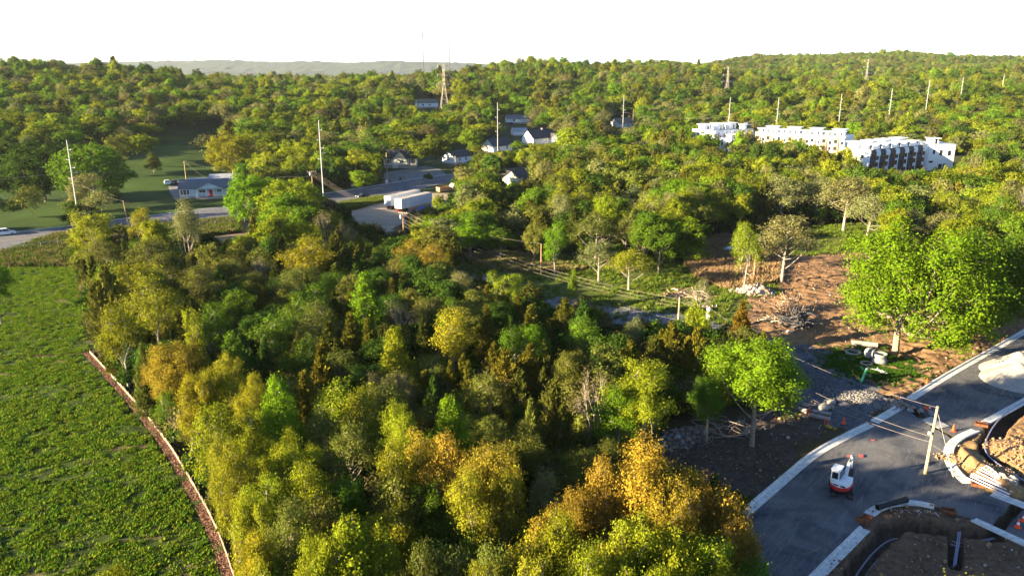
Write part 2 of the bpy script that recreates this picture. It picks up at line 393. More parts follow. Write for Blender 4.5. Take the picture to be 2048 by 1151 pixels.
# ------------------------------------------------------------------ roads
def strip(name, up, lo, m, dz, n=60, kind='structure'):
    A = resample_n(gp(up), n); B = resample_n(gp(lo), n); V = []; 
    for k in range(n):
        for t in (0, .25, .5, .75, 1):
            p = A[k]*(1-t)+B[k]*t; V.append((p[0], p[1], float(terrain0(p[0], p[1]))+dz))
    F = [(k*5+j, k*5+j+1, (k+1)*5+j+1, (k+1)*5+j) for k in range(n-1) for j in range(4)]
    mb = MB(); mb.add(V, F, m); o = mb.build(name); 
    if kind: o['kind'] = kind
    return o, A, B
def resample_n(P, n):
    P = np.array(P); d = np.concatenate([[0], np.cumsum(np.hypot(*np.diff(P, axis=0).T))]); t = np.linspace(0, d[-1], n)
    return np.stack([np.interp(t, d, P[:, 0]), np.interp(t, d, P[:, 1])], 1)
M_ASPH = mat('asphalt', (.085,.085,.098), .85, (.125,.122,.13), .45, .15)
M_ASPH2 = mat('driveway_asphalt', (.13,.125,.12), .9, (.20,.19,.175), .5, .15)
M_LINE = mat('road_line_paint', (.62,.60,.55), .7, (.45,.44,.42), 3)
M_YELLOW = mat('yellow_line_paint', (.55,.36,.05), .7)
RU = [(-250,497),(-100,480),(34,464),(137,453),(244,438),(300,432),(390,420),(476,412),(560,400),(628,390),(687,382),(774,368),(826,359),(885,351),(960,342),(1060,334),(1150,330)]
RL = [(-250,545),(-100,517),(0,499),(76,489),(146,479),(244,466),(312,456),(400,445),(476,436),(560,424),(624,414),(670,408),(748,396),(800,386),(852,375),(892,366),(960,354),(1060,343),(1150,337)]
road, RA, RB = strip('road', RU, RL, M_ASPH, .05, 160)
def lane_line(name, t, wdt, m, dash=None, k0=0, k1=160):
    mb = MB(); C_ = RA*(1-t)+RB*t
    C2 = resample(C_[k0:k1], 1.5)
    for i in range(len(C2)-1):
        if dash and (i//dash) % 3 != 0: continue
        a, b = C2[i], C2[i+1]; d = (b-a)/np.linalg.norm(b-a); nn = np.array([-d[1], d[0]])*wdt/2
        z = float(terrain0(*a))+.058; z2 = float(terrain0(*b))+.058
        mb.add([(*(a-nn), z), (*(b-nn), z2), (*(b+nn), z2), (*(a+nn), z)], [(0,1,2,3)], m)
    o = mb.build(name); o['kind'] = 'structure'; return o
lane_line('road_edge_marking', .93, .14, M_LINE); lane_line('road_edge_marking', .05, .14, M_LINE)
lane_line('road_centre_marking', .50, .14, M_YELLOW); lane_line('road_lane_marking', .72, .12, M_LINE, 2); lane_line('road_lane_marking', .28, .12, M_LINE, 2)
mb = MB(); q = smooth(RA, 0)
for i in range(0, 159):
    a, b = RA[i], RA[i+1]; d = (b-a)/np.linalg.norm(b-a); n2 = np.array([-d[1], d[0]]); z = float(terrain0(*a)); z2 = float(terrain0(*b))
    for o1, o2, h in ((0, .35, .16),):
        vs = [(*(a+n2*o1), z+.0), (*(b+n2*o1), z2), (*(b+n2*o2), z2), (*(a+n2*o2), z), (*(a+n2*o1), z+h), (*(b+n2*o1), z2+h), (*(b+n2*o2), z2+h), (*(a+n2*o2), z+h)]
        mb.add(vs, [(4,5,6,7), (0,1,5,4), (3,7,6,2)], M_CONC)
mb.build('road_kerb')['kind'] = 'structure'
def drape(name, pts, m, dz, step=2.0, kind='structure', h=0):
    P = gp(pts); x0, y0 = P.min(0); x1, y1 = P.max(0)
    bm = bmesh.new(); vs = [bm.verts.new((p[0], p[1], 0)) for p in P]; f = bm.faces.new(vs)
    bmesh.ops.triangulate(bm, faces=[f])
    for _ in range(4): 
        es = [e for e in bm.edges if e.calc_length() > step*2]
        if not es: break
        bmesh.ops.subdivide_edges(bm, edges=es, cuts=1, use_grid_fill=True)
        bmesh.ops.triangulate(bm, faces=bm.faces)
    for v in bm.verts: v.co.z = float(terrain0(v.co.x, v.co.y))+dz
    bmesh.ops.recalc_face_normals(bm, faces=bm.faces)
    me = bpy.data.meshes.new(name); bm.to_mesh(me); bm.free(); me.materials.append(m)
    if me.polygons and me.polygons[0].normal.z < 0: me.flip_normals()
    o = link(name, me); 
    if kind: o['kind'] = kind
    return o
drape('driveway', [(772,366),(768,352),(770,345),(800,340),(850,332),(880,338),(892,349),(886,352),(826,361)], M_ASPH2, .10)
drape('driveway', [(336,372),(368,369),(376,398),(352,402),(340,385)], M_ASPH2, .09)

# ------------------------------------------------------------------ unfinished street on the building site
gxs = np.arange(10, 80, .25); gys = np.arange(50, 125, .25); A_, B_ = np.meshgrid(gxs, gys)
cx_, cy_ = A_[:-1,:-1]+.125, B_[:-1,:-1]+.125
keep = inpoly(cx_, cy_, Z_ROAD)
for P, hw, dp in TRG: keep &= dpoly(cx_, cy_, P) > hw+.08+(vnoise(cx_, cy_, .5)-.5)*.2
ii = np.arange(A_.size).reshape(A_.shape); Fq = np.stack([ii[:-1,:-1][keep], ii[:-1,1:][keep], ii[1:,1:][keep], ii[1:,:-1][keep]], -1)
used, inv = np.unique(Fq, return_inverse=True); Fq = inv.reshape(Fq.shape)
Va = A_.ravel()[used]; Vb = B_.ravel()[used]
def base_mat():
    m = bpy.data.materials.new('crushed_stone_base'); m.use_nodes = True; n = m.node_tree; b = n.nodes['Principled BSDF']; b.inputs['Roughness'].default_value = .9; b.inputs['Specular IOR Level'].default_value = .2
    tc = n.nodes.new('ShaderNodeTexCoord')
    def nz(s, d, r=.6, dist=0, sc=None):
        q = n.nodes.new('ShaderNodeTexNoise'); q.inputs['Scale'].default_value = s; q.inputs['Detail'].default_value = d; q.inputs['Roughness'].default_value = r; q.inputs['Distortion'].default_value = dist
        if sc:
            m0 = n.nodes.new('ShaderNodeMapping'); m0.inputs['Rotation'].default_value = (0,0,R(38)); mp = n.nodes.new('ShaderNodeMapping'); mp.inputs['Scale'].default_value = sc; n.links.new(tc.outputs['Object'], m0.inputs[0]); n.links.new(m0.outputs[0], mp.inputs[0]); n.links.new(mp.outputs[0], q.inputs[0])
        else: n.links.new(tc.outputs['Object'], q.inputs[0])
        return q
    a = nz(.16, 6, .6, 1.2); c = nz(.9, 7, .62, 2.6, (1.5, .16, 1)); g = nz(9, 3, .8)
    def ramp(src, p0, p1, c0, c1):
        r = n.nodes.new('ShaderNodeValToRGB'); r.color_ramp.elements[0].position = p0; r.color_ramp.elements[1].position = p1; r.color_ramp.elements[0].color = (*c0,1); r.color_ramp.elements[1].color = (*c1,1); n.links.new(src.outputs['Fac'], r.inputs[0]); return r
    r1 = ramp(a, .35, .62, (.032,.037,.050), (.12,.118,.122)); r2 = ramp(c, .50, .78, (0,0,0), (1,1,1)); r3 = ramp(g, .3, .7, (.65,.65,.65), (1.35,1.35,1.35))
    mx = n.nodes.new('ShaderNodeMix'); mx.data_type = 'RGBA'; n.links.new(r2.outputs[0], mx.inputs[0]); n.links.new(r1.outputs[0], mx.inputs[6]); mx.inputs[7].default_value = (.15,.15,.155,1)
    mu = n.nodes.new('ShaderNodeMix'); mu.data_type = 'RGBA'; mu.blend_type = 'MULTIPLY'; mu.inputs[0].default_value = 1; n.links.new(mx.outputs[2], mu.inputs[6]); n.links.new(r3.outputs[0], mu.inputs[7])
    n.links.new(mu.outputs[2], b.inputs['Base Color'])
    bp = n.nodes.new('ShaderNodeBump'); bp.inputs['Strength'].default_value = .5; bp.inputs['Distance'].default_value = .05; n.links.new(g.outputs['Fac'], bp.inputs['Height']); n.links.new(bp.outputs[0], b.inputs['Normal'])
    return m
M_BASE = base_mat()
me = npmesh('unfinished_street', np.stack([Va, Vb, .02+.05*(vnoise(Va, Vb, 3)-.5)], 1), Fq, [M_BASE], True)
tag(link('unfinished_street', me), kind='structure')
# kerbs and gutters: each run its own object
for pts, sgn in KERB:
    P = gp(pts); P = smooth(P, 2) if len(P) > 2 else P; mb = MB(); L = []
    for i in range(len(P)):
        d = P[min(i+1, len(P)-1)]-P[max(i-1, 0)]; d = d/np.linalg.norm(d); nn = np.array([-d[1], d[0]])*sgn
        prof = [(-.68,.0),(-.68,.055),(.02,.035),(.08,.17),(.30,.18),(.32,.0)]
        L.append([(*(P[i]+nn*o), z) for o, z in prof])
    vs = [v for l in L for v in l]; k = len(L[0])
    fs = [(i*k+j, i*k+j+1, (i+1)*k+j+1, (i+1)*k+j) for i in range(len(L)-1) for j in range(k-1)]+[tuple(range(k)), tuple(reversed(range((len(L)-1)*k, len(L)*k)))]
    mb.add(vs, fs, M_CONC); o = mb.build('kerb'); o['kind'] = 'structure'
print('ground done')
# ------------------------------------------------------------------ tree makers
def unit(v): return v/np.maximum(np.linalg.norm(v, axis=-1, keepdims=True), 1e-9)
def leafmesh(name, rng, P, N, L, Wd, mat_, bend=.15):
    n = len(P); T = unit(np.cross(N, rng.normal(size=(n, 3)))); B = np.cross(N, T)
    s = rng.uniform(.7, 1.3, (n, 1))
    V = np.stack([P-T*L*s*.5, P+B*Wd*s*.5-N*L*bend*s, P+T*L*s*.5-N*L*bend*s*.5, P-B*Wd*s*.5-N*L*bend*s], 1).reshape(-1, 3)
    F = np.arange(4*n).reshape(n, 4)
    return npmesh(name, V, F, [mat_], False, [('lv', 'FACE', 'FLOAT', rng.random(n))])
def lobes_of(kind, rng, W=8.0, H=12.0):
    L = []
    if kind == 'round':
        for k in range(18):
            a = rng.uniform(0, 2*math.pi); t = rng.uniform(-.75, 1); rr = math.sqrt(max(0, 1-t*t))*rng.uniform(.5, 1.15)
            L.append((math.cos(a)*rr*W*.34, math.sin(a)*rr*W*.34, H*.60+t*H*.26+rng.uniform(-.04, .06)*H, rng.uniform(.10, .21)*W))
        L.append((0, 0, H*.62, W*.25))
    elif kind == 'spread':
        for k in range(19):
            a = k*2.4+rng.uniform(-.3, .3); rr = math.sqrt((k+.5)/19)*rng.uniform(.8, 1.05)
            L.append((math.cos(a)*rr*W*.40, math.sin(a)*rr*W*.40, H*(.84-.34*rr**2)+rng.uniform(-.09, .05)*H, rng.uniform(.12, .19)*W))
    elif kind == 'pyramid':
        for k in range(19):
            t = k/18; rr = (1-t)**.75*(.25 if k == 18 else 1)*rng.uniform(.7, 1); a = k*2.4
            L.append((math.cos(a)*rr*W*.32, math.sin(a)*rr*W*.32, H*(.24+.68*t), W*(.22-.12*t)))
    elif kind == 'column':
        for k in range(16):
            t = k/15; a = k*2.4; rr = rng.uniform(.4, 1)
            L.append((math.cos(a)*rr*W*.26, math.sin(a)*rr*W*.26, H*(.14+.76*t), W*rng.uniform(.17, .24)*(1-.35*t)))
    elif kind in ('dome', 'domeoff'):
        for k in range(46):
            t = (k+.5)/46; ph = k*2.4; zz = 1-1.85*t; rr = math.sqrt(max(.05, 1-zz*zz*.9))*rng.uniform(.82, 1.05)
            L.append((math.cos(ph)*rr*W*.40, math.sin(ph)*rr*W*.40, H*(.56+.34*zz), rng.uniform(.085, .13)*W))
        for k in range(10): a = rng.uniform(0, 6.28); L.append((math.cos(a)*W*.18, math.sin(a)*W*.18, H*rng.uniform(.55, .8), W*.11))
        if kind == 'domeoff': L = [(a+W*.13, b, c-H*.02-(H*.07 if a > 0 else 0), r) for a, b, c, r in L]
    elif kind == 'forked':
        for s in (-1, 1):
            for k in range(8):
                a = rng.uniform(0, 6.28); rr = rng.uniform(.2, 1)
                L.append((s*W*.24+math.cos(a)*rr*W*.17, math.sin(a)*rr*W*.25, H*rng.uniform(.62, .92), W*rng.uniform(.10, .16)))
        for k in range(4): L.append((rng.uniform(-.35, .35)*W, rng.uniform(-.3, .3)*W, H*rng.uniform(.3, .5), W*.10))
    return np.array(L)
def branch(mb, a, b, r0, r1, rng, m, n=5, k=4, sag=.12):
    a = np.array(a, float); b = np.array(b, float); L = np.linalg.norm(b-a); pts = []
    off = rng.normal(size=3)*L*.12; 
    for i in range(k+1):
        t = i/k; p = a*(1-t)+b*t + off*math.sin(math.pi*t); p[2] += -sag*L*math.sin(math.pi*t)*(1-t); pts.append(p)
    mb.tube(pts, [r0+(r1-r0)*i/k for i in range(k+1)], m, n, cap=False); return pts
def make_broad(name, kind, nleaf, size, seed, sub=9, sig=.26, W=8.0, H=12.0, bark=None, twigs=True, fill=.12, trunk=.016):
    rng = np.random.default_rng(seed); L = lobes_of(kind, rng, W, H); bark = bark or M_BARK
    subs = []; par = []
    for i, (x, y, z, r) in enumerate(L):
        d = unit(rng.normal(size=(sub, 3))+np.array([0, 0, .35])); c = np.array([x, y, z])+d*r*rng.uniform(.55, 1.05, (sub, 1)); subs.append(c); par += [i]*sub
    subs = np.concatenate(subs); par = np.array(par); r = L[par, 3]
    p = r**2/np.sum(r**2); ci = rng.choice(len(subs), nleaf, p=p)
    P = subs[ci]+rng.normal(size=(nleaf, 3))*(r[ci][:, None]*sig)*np.array([1, 1, .8])
    k = int(nleaf*fill); li = rng.integers(0, len(L), k); P[:k] = L[li, :3]+rng.normal(size=(k, 3))*L[li, 3:4]*.6
    P[:, 2] = np.maximum(P[:, 2], .5)
    O = P-L[par[ci], :3]; N = unit(unit(O)*.9+rng.normal(size=(nleaf, 3))*.45+np.array([0, 0, .35]))
    crown = leafmesh(name+'_crown', rng, P, N, size, size*.7, M_LEAF)
    mb = MB(); lean = rng.normal(size=2)*.03*H; top = np.array([lean[0], lean[1], H*.72]); b0 = H*trunk
    tp = [np.array([0, 0, -.4]), np.array([0, 0, .4]), np.array([lean[0]*.3, lean[1]*.3, H*.3]), top*np.array([.7, .7, .75]), top]
    mb.tube(tp, [b0*1.5, b0*1.05, b0*.8, b0*.5, b0*.2], bark, 7, cap=False)
    for i, (x, y, z, rr) in enumerate(L):
        zs = min(H*.7, max(H*(.3 if kind[:4] == 'dome' else .12), z-math.hypot(x, y)*rng.uniform(.7, 1.2)-rng.uniform(0, .08)*H)); t = zs/(H*.72)
        s = np.array([lean[0]*t, lean[1]*t, zs]); branch(mb, s, (x, y, z), b0*.42*(1-t*.5), b0*.14, rng, bark, 5, 4)
        if twigs:
            for c in subs[par == i][:6 if twigs is True else twigs]: branch(mb, (x, y, z), c+(c-np.array([x, y, z]))*.15, b0*.13, b0*.04, rng, bark, 3, 2, 0)
    return crown, mb.mesh(name+'_trunk')
def make_cedar(name, nleaf, size, seed, W=5.0, H=9.0, fat=1.0, tops=1):
    rng = np.random.default_rng(seed); P = []; N = []; D = []; mb = MB()
    axes = [(0, 0, H, 1.0)]+[(rng.uniform(-.25, .25)*W, rng.uniform(-.25, .25)*W, H*rng.uniform(.62, .85), .75) for _ in range(tops-1)]
    for ax, ay, hh, wf in axes:
        nb = int(58*wf); per = int(nleaf/ (58*sum(a[3] for a in axes)))
        mb.tube([(ax*.3, ay*.3, -.3), (ax*.7, ay*.7, hh*.4), (ax, ay, hh*.97)], [H*.02, H*.014, H*.003], M_BARK, 6, cap=False)
        for k in range(nb):
            t = (k+.5)/nb; z = hh*(.06+.9*t); rad = W*.5*wf*(1-t**1.5*.96)*(.55+.45*min(1, t*4+.3))*rng.uniform(.62, 1.08)*fat; a = k*2.399+rng.uniform(-.4, .4)
            d = np.array([math.cos(a), math.sin(a), rng.uniform(.25, .6)+t*1.6]); d = d/np.linalg.norm(d)
            s = np.array([ax*t, ay*t, z-.25*rad]); ln = max(rad, .35)*1.15
            if k % 2 == 0: branch(mb, s, s+d*ln*.85, H*.006, H*.002, rng, M_BARK, 3, 2, 0)
            u = rng.random(per)**.6; q = s+d*ln*u[:, None]*1.02+rng.normal(size=(per, 3))*(.05+.15*ln*(1-u*.75))[:, None]
            dd = unit(d[None]*1.0+rng.normal(size=(per, 3))*.45+np.array([0, 0, .45])); P.append(q); D.append(dd)
    P = np.concatenate(P); D = np.concatenate(D); n = len(P); B = unit(np.cross(D, rng.normal(size=(n, 3)))); s = rng.uniform(.7, 1.4, (n, 1))*size
    V = np.stack([P-B*s*.16, P+B*s*.16, P+D*s+B*s*.04, P+D*s-B*s*.04], 1).reshape(-1, 3)
    crown = npmesh(name+'_crown', V, np.arange(4*n).reshape(n, 4), [M_NEEDLE], False, [('lv', 'FACE', 'FLOAT', rng.random(n))])
    return crown, mb.mesh(name+'_trunk')
def make_bare(name, seed, W=8.0, H=11.0, nleaf=1500, size=.2, bark=None):
    rng = np.random.default_rng(seed); mb = MB(); tips = []; bark = bark or M_BARK
    def grow(p, d, ln, r, lv):
        q = p+d*ln; branch(mb, p, q, r, r*.6, rng, bark, 5 if lv < 2 else 3, 3, 0)
        if lv >= 4: tips.append(q); return
        for _ in range(3 if lv else 5):
            nd = d+rng.normal(size=3)*(.42 if lv else .55)+np.array([0, 0, .12]); nd /= np.linalg.norm(nd); grow(q-d*ln*rng.uniform(0, .3), nd, ln*rng.uniform(.62, .82), r*.58, lv+1)
    grow(np.array([0, 0, -.3]), np.array([0, 0, 1.]), H*.28, H*.018, 0)
    T = np.array(tips); c = rng.integers(0, len(T), nleaf); P = T[c]+rng.normal(size=(nleaf, 3))*.35; sc = np.array([W/2/np.abs(T[:, :2]).max()]*2+[H/T[:, 2].max()])
    me = mb.mesh(name+'_trunk'); co = np.array(mb.v)*sc; me.vertices.foreach_set('co', co.astype(np.float32).ravel()); me.update()
    return leafmesh(name+'_crown', rng, P*sc, unit(rng.normal(size=(nleaf, 3))), size, size*.6, M_LEAF), me

# kind: (crown mesh, trunk mesh, base width, base height)
K = {}
for i in range(3): K['round%d' % i] = (*make_broad('round_tree', 'round', 11000, .30, 11+i), 8., 12.)
for i in range(3): K['spread%d' % i] = (*make_broad('spreading_tree', 'spread', 11000, .30, 21+i), 8., 12.)
for i in range(2): K['pyr%d' % i] = (*make_broad('pointed_tree', 'pyramid', 9000, .30, 31+i, sub=11), 6.4, 12.)
for i in range(2): K['col%d' % i] = (*make_broad('column_tree', 'column', 7000, .30, 35+i), 4.5, 12.)
for i in range(3): K['airy%d' % i] = (*make_broad('open_tree', 'round', 6500, .26, 41+i, sub=12, sig=.3, bark=M_PALEBARK), 8., 12.)
for i in range(3): K['thin%d' % i] = (*make_broad('thin_leaved_tree', 'spread', 5200, .25, 51+i, sub=10, sig=.34, bark=M_PALEBARK), 8., 12.)
K['fork0'] = (*make_broad('forked_tree', 'forked', 5000, .26, 61, sub=10), 8., 12.)
for i in range(2): K['bare%d' % i] = (*make_bare('bare_tree', 71+i, nleaf=1500, bark=M_PALEBARK), 8., 11.)
for i in range(3): K['cedar%d' % i] = (*make_cedar('cedar', 9000, .34, 81+i, tops=1), 5., 9.)
for i in range(3): K['cedarb%d' % i] = (*make_cedar('cedar_clump', 11000, .34, 91+i, W=6., tops=3, fat=1.1), 6., 9.)
for i in range(2): K['dome%d' % i] = (*make_broad('domed_tree', 'dome', 15000, .34, 105+i, sub=8, W=12., H=13., fill=.1, twigs=2), 12., 13.)
K['giant0'] = (*make_broad('giant_tree', 'domeoff', 60000, .34, 101, sub=10, W=22., H=19., bark=M_BARK, fill=.1, trunk=.024, twigs=3), 22., 19.)
K['giant1'] = (*make_broad('giant_tree', 'dome', 40000, .36, 102, sub=10, W=19., H=18., bark=M_BARK, fill=.1, trunk=.02, twigs=3), 19., 18.)
for i in range(3): K['nround%d' % i] = (*make_broad('round_tree', 'round', 28000, .17, 151+i, sub=12, sig=.23, fill=.07), 8., 12.)
for i in range(3): K['nairy%d' % i] = (*make_broad('open_tree', 'round', 20000, .16, 161+i, sub=13, sig=.24, fill=.07, bark=M_PALEBARK), 8., 12.)
K['npyr0'] = (*make_broad('pointed_tree', 'pyramid', 26000, .18, 171, sub=12, sig=.25, fill=.08), 6.4, 12.)
# lighter ones for the far woods
for i in range(3): K['far%d' % i] = (*make_broad('hillside_tree', 'round', 4600, .44, 111+i, twigs=3), 8., 12.)
for i in range(2): K['farb%d' % i] = (*make_broad('hillside_tree', 'spread', 4600, .44, 121+i, twigs=3), 8., 12.)
K['farc0'] = (*make_cedar('hillside_cedar', 2600, .6, 131), 5., 9.)
K['farn0'] = (*make_broad('hillside_bare_tree', 'spread', 1300, .45, 133, sub=10, sig=.34, bark=M_PALEBARK), 8., 12.)
K['bush0'] = (*make_broad('bush', 'round', 2200, .26, 141, twigs=False, W=4., H=3.), 4., 3.)
K['bush1'] = (*make_broad('bush', 'spread', 2200, .26, 142, twigs=False, W=4., H=3.), 4., 3.)
FAM = {'round': ['round0','round1','round2'], 'spread': ['spread0','spread1','spread2'], 'pyr': ['pyr0','pyr1'], 'col': ['col0','col1'], 'airy': ['airy0','airy1','airy2'],
       'thin': ['thin0','thin1','thin2'], 'fork': ['fork0'], 'bare': ['bare0','bare1'], 'cedar': ['cedar0','cedar1','cedar2'], 'cedarb': ['cedarb0','cedarb1','cedarb2'],
       'dome': ['dome0','dome1'], 'giant0': ['giant0'], 'giant1': ['giant1'], 'far': ['far0','far1','far2'], 'farb': ['farb0','farb1'], 'farc': ['farc0'], 'farn': ['farn0'], 'bush': ['bush0','bush1']}
T_ = dict(BG=(.130,.212,.010), YG=(.182,.210,.012), Y=(.210,.200,.014), OR=(.238,.172,.020), DO=(.240,.145,.020), OL=(.120,.130,.022), DG=(.048,.092,.012),
          CE=(.072,.080,.012), CG=(.115,.106,.012), PG=(.170,.175,.060), GR=(.092,.155,.012), BR=(.13,.115,.05), CO=(.15,.09,.012))
WORD = dict(BG='bright green', YG='yellow-green', Y='golden yellow', OR='orange-leaved', DO='rusty orange', OL='olive green', DG='deep green', CE='dark olive', CG='bronze green', PG='pale grey-green', GR='fresh green', BR='brownish', CO='orange-brown')
SHAPE = dict(round='rounded', spread='spreading', pyr='pointed', col='slim column-shaped', airy='open-crowned', thin='thin-leaved', fork='two-lobed', bare='almost bare', cedar='conical', cedarb='bushy many-topped', dome='broad domed', giant0='huge', giant1='huge', far='rounded', farb='spreading', farc='conical', farn='thin-leaved', bush='low')
FAM.update(nround=['nround0','nround1','nround2'], nairy=['nairy0','nairy1','nairy2'], npyr=['npyr0'])
TREES = []      # dicts: x y h w fam tint label
def tree(px, py, h, wpx, fam, tint, label=None, base=None, wm=None):
    """crown top seen at a photo pixel (or base=(px,py) of the foot)"""
    x, y = at(*base) if base else at(px, py, h)
    if base: # height from the top pixel
        hh = np.linspace(3, 26, 93); _, yy = pix(x, y, float(terrain0(x, y))+hh); h = float(hh[np.argmin(np.abs(yy-py))])
    z = float(terrain0(x, y)); zc = y*math.cos(PITCH)+(CAMH-z-h*.6)*math.sin(PITCH)
    if fam == 'cedar': wpx *= 1.45
    if fam == 'cedarb': wpx *= 1.15
    TREES.append(dict(x=x, y=y, z=z, h=h, w=wm or wpx*zc/FP, fam=fam, tint=tint, label=label, hand=True, px0=px))
H_ = tree
# the big ones by the building site
H_(1800,442,19,330,'giant0','BG','giant bright green tree with pale trunk beside the concrete rings',base=(1790,708),wm=23)
H_(1975,462,18,210,'giant1','GR','second giant green tree, behind and right of the one with the pale trunk',base=(1960,668),wm=17)
H_(1522,660,13,215,'round','BG','bright green full tree with visible trunk standing at the dark cleared edge',base=(1503,890))
H_(1424,734,9,85,'round','GR','small fresh green tree tucked against the full bright green tree')
H_(1285,700,13,170,'airy','YG','yellow-green open tree with grey limbs left of the full bright green tree')
H_(1195,735,11,110,'bare','BR','leafless twiggy tree leaning left beside the yellow-green open tree')
H_(1240,775,10,120,'airy','BG','green open tree low in front of the leafless twiggy tree')
# near wood, singled out
H_(727,541,13,84,'pyr','BG','tall pointed bright green tree rising from the dark cedars'); H_(789,648,11,84,'pyr','YG','pointed lime tree standing alone above dark cedars, middle of the wood')
H_(903,613,11,112,'airy','Y','open golden tree with pale fan of limbs beside the lime pointed tree')
H_(900,787,12,120,'pyr','BG','bright green jagged-topped tree behind the golden oaks'); H_(800,812,12,110,'round','YG','lime rounded tree touching the golden oaks')
H_(552,745,13.5,120,'pyr','BG','tall bright green tree with narrow lit top near the field fence')
H_(350,668,12,130,'round','OR','orange-gold tree nearest the top of the field fence'); H_(460,658,11,70,'pyr','GR','small fresh green tree behind the orange-gold tree')
H_(455,693,12,100,'airy','Y','golden tree right of the orange-gold tree'); H_(472,572,9,84,'round','GR','round green tree alone in the dark thicket below the road')
H_(613,478,10.5,112,'airy','Y','round amber tree beside the bare twigs near the dirt lot'); H_(384,610,12,40,'col','YG','slim lime sapling behind the orange-gold tree')
H_(1068,637,9,80,'round','BG','bright green tree between the cedars near the lane'); H_(1012,545,10,70,'fork','YG','lime branching tree in front of the gravel lane')
H_(920,535,8,60,'thin','PG','pale grey-green thin tree beside the gravel lane'); H_(1270,625,8,50,'thin','PG','pale twiggy tree beside the gravel lane near the bend')
H_(1235,655,5,34,'round','DO','small rusty red bush-like tree beside the gravel lane')
H_(1010,700,9.5,110,'cedarb','CG'); H_(1060,690,9,100,'cedarb','CG'); H_(1040,740,8.5,90,'cedarb','CE'); H_(974,614,10,54,'cedar','CG'); H_(845,632,9,44,'cedar','CE')
H_(1110,765,11,110,'cedarb','CE','big dark cedar with pointed lit top in the middle foreground'); H_(1062,800,9,80,'cedarb','OL'); H_(1130,597,8.5,80,'cedarb','CG'); H_(1176,600,9,90,'cedarb','DG')
H_(1060,612,8.5,50,'cedar','CG'); H_(1065,570,8,40,'cedar','CG'); H_(1345,645,9,100,'cedarb','CG'); H_(1262,682,9,90,'cedarb','CG'); H_(1400,655,9,80,'cedarb','CG'); H_(1310,672,8.5,90,'cedarb','CE'); H_(1435,700,8,70,'cedarb','CG')
H_(1486,603,8,44,'cedar','CO','narrow orange-brown cedar beside the burnt brush pile'); H_(1465,612,7,60,'round','YG'); H_(1500,650,6.5,70,'round','OL')
H_(700,628,9,60,'cedar','CG'); H_(640,690,10,60,'cedar','CG'); H_(655,645,9,60,'cedar','CE'); H_(735,640,9,50,'cedar','CG'); H_(760,655,8,50,'cedar','CE'); H_(545,458,10,64,'cedarb','CE','dark cedar standing beside the brown dirt path')
H_(600,500,8,70,'cedarb','CG'); H_(180,532,13,130,'cedarb','OL','large dark olive tree leaning over the corner of the field fence',base=(196,694))
H_(270,515,13,140,'thin','Y'); H_(300,560,12,110,'airy','Y'); H_(232,600,12,90,'airy','Y'); H_(260,690,9,70,'cedarb','OL'); H_(215,520,11,80,'thin','YG')
H_(240,425,13,80,'spread','YG'); H_(180,424,13,80,'fork','YG','two-lobed lime tree standing in front of the road'); H_(278,410,12,54,'thin','Y','thin lime tree in front of the road right of the two-lobed one'); H_(366,385,17,62,'thin','PG','tall thin pale tree in front of the road below the blue house')
H_(290,470,11,100,'thin','OL'); H_(330,500,11,90,'airy','OL'); H_(200,470,10,90,'thin','OL'); H_(440,480,9,80,'thin','OL'); H_(460,505,8,100,'thin','OL'); H_(520,520,8,90,'bare','BR'); H_(650,425,11,90,'bare','BR','grey twiggy tree at the edge of the dirt lot')
H_(430,555,8,80,'thin','OL'); H_(560,545,8,70,'thin','DG'); H_(400,520,9,70,'thin','PG'); H_(1075,640,8,50,'round','GR')
H_(492,345,15,104,'dome','BG','bright green tree with forked trunk beside the road',base=(505,462)); H_(575,352,15,140,'dome','YG','very full lime tree right beside the road',base=(590,470)); H_(560,395,12,90,'round','BG')
H_(800,600,8,100,'bare','BR'); H_(860,585,8,90,'thin','OL'); H_(780,580,7.5,80,'thin','DG'); H_(880,575,8,80,'round','DG')
H_(820,480,8,80,'airy','OR','orange-tinted tree beside the brown utility pole'); H_(860,490,8,80,'airy','OR'); H_(760,495,8,60,'round','DG')
